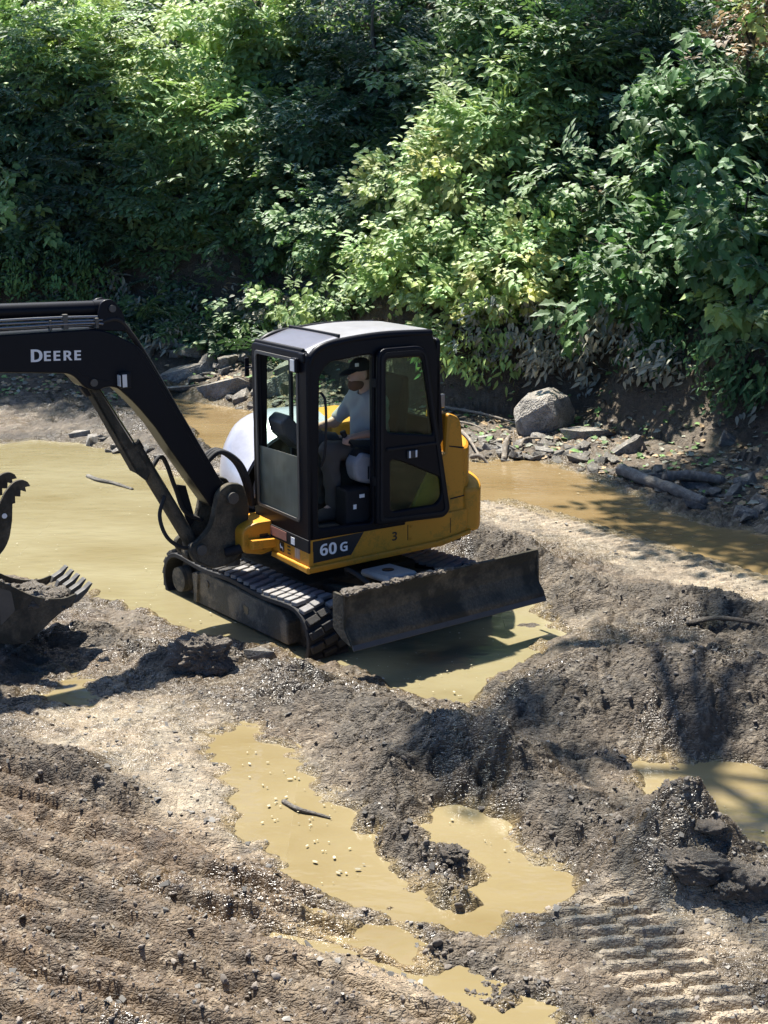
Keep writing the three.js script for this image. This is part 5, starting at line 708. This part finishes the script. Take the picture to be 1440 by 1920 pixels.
function plant({ name, label, category, px, py, rx, ry, off = 0.8, kind, tone, tone2, mixAt = 0.25, n = 1, size = 1, group, trunk = 0.03, at, showy = 0, depthR, rootAt, lobeList }) {
  const r = rng(seedN += 17), c = at ? at.clone() : hit(px, py, off), dist = c.distanceTo(EYE), m = at ? 1 : dist / FOC, RX = rx * m, RY = ry * m, RZ = depthR ?? Math.min(RX, RY) * 0.9;
  const gy = land(c.x, c.z)[0], root = thing(name, label, category, group); if (rootAt) root.position.set(rootAt[0], land(...rootAt)[0] - 0.1, rootAt[1]); else root.position.set(c.x, Math.min(gy, c.y) - 0.05, c.z);
  const loc = (x, y, z) => V(x - root.position.x, y - root.position.y, z - root.position.z);
  // lobes of foliage and the limbs that carry them
  const lobes = lobeList ?? []; if (!lobeList) for (let i = 0; i < 9; i++) { const a = r() * 6.283, e = Math.sqrt(r()) * 0.72; lobes.push([c.x + Math.cos(a) * e * RX, c.y + (r() - 0.45) * 1.25 * RY, c.z + Math.sin(a) * e * RZ, (0.34 + 0.26 * r())]); }
  const stems = [], base = V(0, 0, 0), top = loc(c.x, c.y + RY * 0.7, c.z); top.x += (r() - 0.5) * 0.3;
  if (rootAt) stems.push(branchGeo([base, V(0.2, (c.y - root.position.y) * 0.55, 0.1), loc(mixv(c.x, root.position.x, 0.75), c.y - 0.4, mixv(c.z, root.position.z, 0.75)), loc(mixv(c.x, root.position.x, 0.3), c.y + 0.3, mixv(c.z, root.position.z, 0.3)), loc(c.x, c.y, c.z)], trunk * 1.4, trunk * 0.3, seedN, 24, 9));
  else stems.push(branchGeo([base, loc(mixv(c.x, root.position.x, 0.5) + (r() - 0.5) * 0.2, mixv(root.position.y, c.y, 0.5), c.z + 0.05), loc(c.x + (r() - 0.5) * 0.2, c.y, c.z), top], trunk * 1.4, trunk * 0.4, seedN, 12, 7));
  for (const l of lobes.slice(0, 6)) { const s = loc(c.x, c.y - RY * 0.55 * r(), c.z); s.y = Math.max(s.y, 0.1); const e = loc(l[0], l[1], l[2]); stems.push(branchGeo([s, s.clone().lerp(e, 0.5).add(V(0, 0.08, 0)), e], trunk * 0.5, trunk * 0.15, seedN + 3, 7, 5)); }
  obj(off > 1.1 ? 'trunk' : 'stem', stems, barkTree, root);
  size *= 1.2; const count = Math.round(clamp(RX * RY * 260 * n / (size * size), 60, 2600)), geos = SPRAY[kind], per = geos.map(() => []), droop = kind === 'droop' ? 0.5 : 0.12, pickT = TONES[tone], pickU = TONES[tone2 ?? tone], front_ = [];
  for (let i = 0; i < count; i++) {
    const l = lobes[Math.floor(r() * lobes.length)], a = r() * 6.283, cz = r() * 2 - 1, sn = Math.sqrt(1 - cz * cz), k = 0.45 + 0.6 * Math.sqrt(r()), u = V(Math.cos(a) * sn, cz, Math.sin(a) * sn), pos = V(l[0] + u.x * RX * l[3] * k, l[1] + u.y * RY * l[3] * k, l[2] + u.z * RZ * l[3] * k);
    const gh = land(pos.x, pos.z)[0]; if (pos.y < gh + 0.04) { if (kind !== 'droop' || pos.y < gh - 0.3) pos.y = gh + 0.05 + r() * 0.2; }
    const outw = V(u.x * 0.8, u.y * 0.35 + 0.05, u.z * 0.8 + 0.15), M4 = orient(loc(pos.x, pos.y, pos.z), outw, r, droop, size * (0.75 + 0.55 * r()), tone === 'yellow' || tone === 'bright' ? 0.8 : 0.45).clone();
    const use = (vnoise(l[0] * 7 + i * 0.001, l[1] * 7, 9) < mixAt ? pickU : pickT), v = 0.7 + 0.6 * r(), yl = (r() - 0.5) * 0.25, col = C3(use[0] * v * (1 + yl), use[1] * v, use[2] * v * (1 - yl));
    per[i % geos.length].push([M4, col, u.z * 0.6 + u.y * 0.4 + k * 0.5 + (pos.z - c.z) / RZ]);
  }
  const mat = tone === 'dust' || kind === 'droop' ? DUSTY : LEAF, crown = new THREE.Group(); crown.name = 'crown'; root.add(crown);
  per.forEach((list, g) => {
    list.sort((a, b) => b[2] - a[2]);
    const alone = list.splice(0, Math.ceil(showy * 0.45));
    for (const [M4, col] of alone) {                      // the shoots nearest the eye, leaf by leaf
      const sp = new THREE.Group(); sp.name = 'leaf_spray'; M4.decompose(sp.position, sp.quaternion, sp.scale); root.add(sp); const m = shade(mat, col);
      for (const lg of geos[g].userData.leaves) { const ms = new THREE.Mesh(lg, m); ms.name = 'leaf'; ms.castShadow = ms.receiveShadow = true; sp.add(ms); }
    }
    if (!list.length) return;
    const im = new THREE.InstancedMesh(geos[g], mat, list.length); im.name = 'foliage'; im.userData.kind = 'stuff'; list.forEach(([M4, col], i) => { im.setMatrixAt(i, M4); im.setColorAt(i, col); }); im.castShadow = im.receiveShadow = true; crown.add(im);
  });
  nSprays += count; return root;
}
const shades = new Map();
function shade(mat, col) { const q = (v) => Math.round(Math.log2(v + 0.004) * 2.5) / 2.5, key = mat.uuid + q(col.r) + ',' + q(col.g); if (!shades.has(key)) { const m = mat.clone(); m.color = col.clone(); shades.set(key, m); } return shades.get(key); }

// seedlings, brambles and litter that carpet the whole slope
{
  const r = rng(404), per = SPRAY.round.concat(SPRAY.pinnate).map(() => []);
  for (let n = 0; n < 30000; n++) {
    const x = -13 + r() * 26, z = -26 + r() * 26, d = hillDist(x, z); if (d < 0.75 + 0.5 * vnoise(x * 2, z, 3) || d > 15 || z > -1.2) continue; if (r() > (d < 8 ? 1 : 0.6)) continue;
    const y = land(x, z)[0], k = n % per.length, f = vnoise(x * 1.4, z * 1.4, 6), t = f > 0.62 ? TONES.bright : f > 0.35 ? TONES.mid : TONES.dark, v = 0.6 + 0.6 * r();
    per[k].push([orient(V(x, y + 0.05 + 0.45 * r() * r(), z), V((r() - 0.5) * 2, 0.3, (r() - 0.3) * 1.6), r, 0, 0.8 + 0.7 * r()).clone(), C3(t[0] * v, t[1] * v, t[2] * v)]);
  }
  const geos = SPRAY.round.concat(SPRAY.pinnate); const und = new THREE.Group(); und.name = 'undergrowth'; scene.add(und); tag(und, 'low green undergrowth carpeting the wooded hillside', null, null, 'stuff');
  per.forEach((list, g) => { const im = new THREE.InstancedMesh(geos[g], LEAF, list.length); im.name = 'ground_cover'; im.userData.kind = 'stuff'; list.forEach(([M4, c], i) => { im.setMatrixAt(i, M4); im.setColorAt(i, c); }); im.castShadow = im.receiveShadow = true; und.add(im); });
}
{ // fallen leaves and twigs on the bare soil of the bank
  const r = rng(808), list = []; for (let n = 0; n < 26000 && list.length < 5200; n++) { const x = -10 + r() * 17, z = -15 + r() * 13, d = hillDist(x, z); if (d < -1.5 || d > 1.9) continue; const L = ground(x, z); if (L[3] < 0.1) continue; list.push([x, L[0], z]); }
  const im = new THREE.InstancedMesh(single, DUSTY, list.length); list.forEach(([x, y, z], i) => { const q = r(), v = 0.6 + 0.7 * r(), t = q < 0.3 ? TONES.tan : q < 0.55 ? TONES.dust : q < 0.75 ? [0.09, 0.065, 0.04] : TONES.mid; im.setMatrixAt(i, orient(V(x, y + 0.015, z), V((r() - 0.5) * 2, (r() - 0.5) * 0.6, (r() - 0.5) * 2), r, 0, 0.35 + 0.5 * r(), 0.3).clone()); im.setColorAt(i, C3(t[0] * v, t[1] * v, t[2] * v)); });
  im.name = 'leaf_litter'; im.castShadow = im.receiveShadow = true; tag(im, 'fallen leaves littering the bare soil of the far bank', null, null, 'stuff'); scene.add(im);
}
const T_ = (name, category, px, py, rx, ry, off, kind, tone, label, o = {}) => plant({ name, category, px, py, rx, ry, off, kind, tone, label, ...o });
T_('slender_tree', 'tree', 75, 70, 150, 120, 2.2, 'pinnate', 'mid', 'slender tree with small leaves in the top left corner', { trunk: 0.05, showy: 8, tone2: 'bright', mixAt: 0.42 });
T_('slender_tree', 'tree', 150, 230, 110, 190, 1.9, 'pinnate', 'dark', 'thin dark trunk with sparse leaves left of the bright sprays', { trunk: 0.05, n: 0.7, tone2: 'bright', mixAt: 0.42 });
T_('shrub', 'shrub', 40, 260, 130, 120, 1.0, 'pinnate', 'blue', 'dark green shrub at the left edge halfway up the slope', { tone2: 'bright', mixAt: 0.36 });
T_('shrub', 'shrub', 30, 400, 90, 70, 0.6, 'broad', 'bright', 'yellowish green leafy shoots low at the left edge', { n: 0.8 });
T_('shrub', 'shrub', 120, 440, 150, 80, 0.5, 'round', 'dark', 'low dark shrub above the shaded mud bank at left');
T_('shrub', 'shrub', 240, 330, 120, 130, 0.9, 'pinnate', 'dark', 'shaded shrub left of and below the bright sprays', { tone2: 'bright', mixAt: 0.36 });
T_('sapling', 'tree', 440, 80, 150, 100, 2.5, 'pinnate', 'bright', 'sapling with pale sunlit sprays of leaves near the top of the picture', { trunk: 0.045, showy: 14, size: 1.1 });
T_('sapling', 'tree', 400, 240, 160, 85, 1.9, 'pinnate', 'bright', 'sapling with layered sunlit leaf sprays left of the dark hollow', { trunk: 0.04, showy: 14, size: 1.1 });
T_('shrub', 'shrub', 370, 380, 150, 100, 0.7, 'pinnate', 'mid', 'green shrub below the layered sunlit sprays', { showy: 4 });
T_('shrub', 'shrub', 520, 400, 120, 110, 0.7, 'round', 'mid', 'small leaved shrub between the green shrub and the bright bush');
T_('trailing_plant', 'plant', 290, 575, 130, 65, 0.3, 'droop', 'mid', 'grey dusty trailing leaves overhanging the bank above the boom', { tone2: 'dust', mixAt: 0.55, showy: 6 });
T_('trailing_plant', 'plant', 430, 600, 120, 55, 0.3, 'droop', 'blue', 'dusty trailing leaves overhanging the rocks left of the cab roof', { tone2: 'dust', mixAt: 0.55, showy: 6 });
T_('trailing_plant', 'plant', 590, 590, 120, 60, 0.3, 'droop', 'mid', 'trailing green plant just above the cab roof', { tone2: 'dust', mixAt: 0.4 });
T_('shrub', 'shrub', 700, 110, 170, 130, 0.9, 'round', 'dark', 'dark shrub in the shaded hollow at the top centre');
T_('shrub', 'shrub', 640, 280, 140, 90, 0.7, 'pinnate', 'blue', 'blue green shrub at the bottom of the dark hollow');
T_('shrub', 'shrub', 640, 440, 120, 90, 0.6, 'round', 'mid', 'round leaved shrub above the cab roof');
T_('bush', 'bush', 790, 370, 110, 100, 0.9, 'round', 'yellow', 'yellow green sunlit bush above and right of the cab', { tone2: 'bright', mixAt: 0.5, showy: 10 });
T_('bush', 'bush', 900, 330, 120, 100, 1.2, 'round', 'yellow', 'brightest sunlit bush in the middle of the right slope', { tone2: 'bright', mixAt: 0.4, showy: 14 });
T_('bush', 'bush', 940, 450, 160, 110, 0.9, 'round', 'bright', 'large sunlit bush hanging over the bank right of the cab', { tone2: 'yellow', mixAt: 0.4, showy: 14 });
T_('sapling', 'tree', 960, 210, 110, 100, 1.8, 'pinnate', 'bright', 'sapling with bright feathery leaves above the sunlit bush', { trunk: 0.04, showy: 10 });
T_('sapling', 'tree', 900, 80, 140, 110, 2.0, 'pinnate', 'mid', 'half shaded sapling with feathery leaves at the top right of centre', { trunk: 0.045 });
T_('sapling', 'tree', 1080, 110, 120, 120, 2.0, 'pinnate', 'mid', 'sapling with feathery leaves beside the dark gap at the top right', { trunk: 0.045 });
T_('bush', 'bush', 1090, 400, 110, 120, 0.9, 'round', 'mid', 'bush with withered brown leaves among the green', { tone2: 'tan', mixAt: 0.4 });
T_('bush', 'bush', 790, 520, 130, 90, 0.5, 'round', 'bright', 'sunlit bush directly behind the right end of the cab roof', { showy: 8 });
T_('trailing_plant', 'plant', 950, 610, 150, 85, 0.35, 'droop', 'bright', 'trailing sunlit leaves over the bank above the large boulder', { tone2: 'dust', mixAt: 0.5, showy: 10 });
T_('trailing_plant', 'plant', 1090, 640, 110, 75, 0.3, 'droop', 'mid', 'pale dusty leaves hanging right of the large boulder', { tone2: 'dust', mixAt: 0.6, showy: 6 });
T_('young_maple', 'tree', 1190, 480, 110, 130, 1.2, 'broad', 'maple', 'thin stemmed sapling with broad leaves on the right slope', { trunk: 0.025, showy: 6, n: 0.8 });
T_('young_maple', 'tree', 1340, 200, 130, 120, 1.8, 'broad', 'maple', 'broad leaved tree at the upper right edge', { trunk: 0.05, showy: 12 });
T_('young_maple', 'tree', 1290, 330, 110, 90, 1.3, 'broad', 'mid', 'broad leaved sapling with light green leaves left of the right edge', { trunk: 0.03, showy: 10 });
T_('young_maple', 'tree', 1400, 440, 110, 110, 1.1, 'broad', 'maple', 'broad leaved sapling at the right edge halfway down', { trunk: 0.03, showy: 10 });
T_('shrub', 'shrub', 1400, 560, 100, 60, 0.7, 'broad', 'bright', 'lowest light green broad leaved shoots at the right edge', { showy: 10, n: 0.8 });
T_('trailing_plant', 'plant', 1250, 640, 130, 80, 0.35, 'droop', 'dark', 'shaded trailing plants over the dark right bank', { tone2: 'dust', mixAt: 0.35 });
T_('trailing_plant', 'plant', 1400, 700, 100, 70, 0.3, 'droop', 'dark', 'dark drooping plants at the right edge above the stream', { tone2: 'dust', mixAt: 0.25 });
T_('tree', 'tree', 1410, 40, 80, 80, 2.6, 'round', 'tan', 'yellowing tree in the top right corner', { trunk: 0.05, tone2: 'yellow', mixAt: 0.4, showy: 6 });
T_('shrub', 'shrub', 1230, 90, 100, 110, 0.9, 'pinnate', 'dark', 'dark shrub deep in the shaded gap at the top right');
T_('shrub', 'shrub', 560, 180, 120, 110, 0.8, 'pinnate', 'dark', 'shaded shrub behind the sunlit sprays left of the hollow', { tone2: 'bright', mixAt: 0.36 });
T_('shrub', 'shrub', 200, 110, 120, 110, 0.9, 'round', 'dark', 'dense dark shrub behind the slender trees at the top left', { tone2: 'bright', mixAt: 0.36 });
T_('shrub', 'shrub', 1130, 270, 110, 100, 0.9, 'round', 'blue', 'shaded green shrub between the sunlit bush and the broad leaved tree');
T_('trailing_plant', 'plant', 50, 505, 120, 55, 0.3, 'droop', 'mid', 'trailing leaves over the shaded soil at the far left edge', { tone2: 'dark', mixAt: 0.4 });
T_('trailing_plant', 'plant', 190, 545, 120, 55, 0.3, 'droop', 'mid', 'trailing leaves over the dark bank above the boom lettering', { tone2: 'dust', mixAt: 0.45 });
T_('trailing_plant', 'plant', 350, 615, 100, 40, 0.25, 'droop', 'mid', 'lowest trailing leaves touching the slab rocks beside the boom', { tone2: 'dust', mixAt: 0.5 });
T_('bush', 'bush', 520, 590, 110, 60, 0.4, 'round', 'mid', 'small leaved bush peeping over the left end of the cab roof', { tone2: 'dust', mixAt: 0.35 });
T_('bush', 'bush', 660, 575, 120, 60, 0.4, 'round', 'bright', 'sunlit bush just above the middle of the cab roof', { tone2: 'mid', mixAt: 0.4 });
T_('bush', 'bush', 850, 590, 110, 80, 0.4, 'round', 'bright', 'sunlit bush between the cab roof and the bank right of it', { tone2: 'yellow', mixAt: 0.3, showy: 8 });
T_('bush', 'bush', 1010, 530, 130, 90, 0.7, 'round', 'yellow', 'sunlit bush above the large boulder', { tone2: 'bright', mixAt: 0.5, showy: 8 });
for (const [x0, y0, x1, y1, w, label] of [[128, 395, 112, 60, 0.035, 'thin upright trunk in front of the shrubs at the left'], [705, 205, 700, 10, 0.03, 'thin pale trunk standing in the dark hollow'], [1192, 595, 1188, 400, 0.028, 'slim bare stem at the right above the dark bank'], [1150, 190, 1138, 20, 0.035, 'thin leaning trunk beside the dark gap at the top right']]) {
  const a = hit(x0, y0, 0.05), t = thing('slim_trunk', label, 'tree'), d = ray(x1, y1), k = (a.z - EYE.z) / d.z, b = V(EYE.x + d.x * k, EYE.y + d.y * k, a.z); t.position.copy(a); const up = b.sub(a);
  obj('trunk', branchGeo([V(0, -0.2, 0), up.clone().multiplyScalar(0.35).add(V(0.05, 0, 0.1)), up.clone().multiplyScalar(0.7).add(V(-0.04, 0, 0.05)), up], w * 1.3, w * 0.8, 71, 14, 8), stickMat, t);
  obj('twig', branchGeo([up.clone().multiplyScalar(0.6), up.clone().multiplyScalar(0.72).add(V(-0.4, -0.05, 0.2)), up.clone().multiplyScalar(0.8).add(V(-0.8, 0, 0.3))], w * 0.5, w * 0.2, 72, 10, 6), stickMat, t);
}
// tall trees whose crowns stand above the picture and shade the slope and the creek
for (const [x, y, z, rx, ry, rz, label] of [
  [-7.2, 10.8, -14.6, 1.3, 1.2, 1.3, 'tall tree on the hill above the top left corner'], [-1.1, 11.5, -16.0, 1.7, 1.4, 1.6, 'tall tree on the hill above the dark hollow'], [2.9, 11.4, -13.8, 1.1, 1.2, 1.3, 'tall tree on the hill above the top right corner'], [-8.2, 9.5, -15, 1.6, 1.4, 1.4, 'tall tree beyond the left edge of the slope']
]) plant({ name: 'tall_tree', category: 'tree', label, at: V(x, y, z), rootAt: z < -9 ? [x + 0.3, z - 8] : [9, -12], rx, ry, depthR: rz, off: 5, kind: 'pinnate', tone: 'mid', trunk: 0.12, size: 1.6, n: 1.0 });
plant({ name: 'tall_tree', category: 'tree', label: 'tree leaning out over the stream above the right bank', at: V(2.7, 7.8, -6.2), rootAt: [9, -12], rx: 1.7, ry: 0.8, depthR: 1.5, off: 5, kind: 'pinnate', tone: 'mid', trunk: 0.12, size: 1.5, n: 1.7,
  lobeList: [[2.7, 7.8, -7.0, 0.42], [2.3, 7.8, -5.6, 0.42], [3.3, 7.9, -6.3, 0.42], [3.7, 8, -7.6, 0.42], [2.1, 7.7, -4.7, 0.38], [3.0, 7.8, -5.0, 0.36], [4.4, 8, -7.0, 0.4], [1.8, 7.9, -6.6, 0.3]] });
plant({ name: 'creek_tree', category: 'tree', label: 'big tree beside the creek whose high limbs throw soft shade on the mud', at: V(0.2, 9, 0.6), rootAt: [7, 2.2], rx: 1, ry: 0.5, depthR: 1, off: 5, kind: 'pinnate', tone: 'mid', trunk: 0.16, size: 1.1, n: 0.6,
  lobeList: [[0.9, 9, -1.35, 0.3], [0.2, 9.1, -1.2, 0.24], [1.5, 9, -1.0, 0.34], [-1.15, 9, 0.35, 0.24], [0.1, 9, 1.1, 0.26], [0.6, 9.1, 1.5, 0.26], [-0.2, 9, 3.1, 0.34], [0.5, 9, 3.4, 0.34], [2.2, 9.2, -0.4, 0.3]] });
renderer.render(scene, camera);
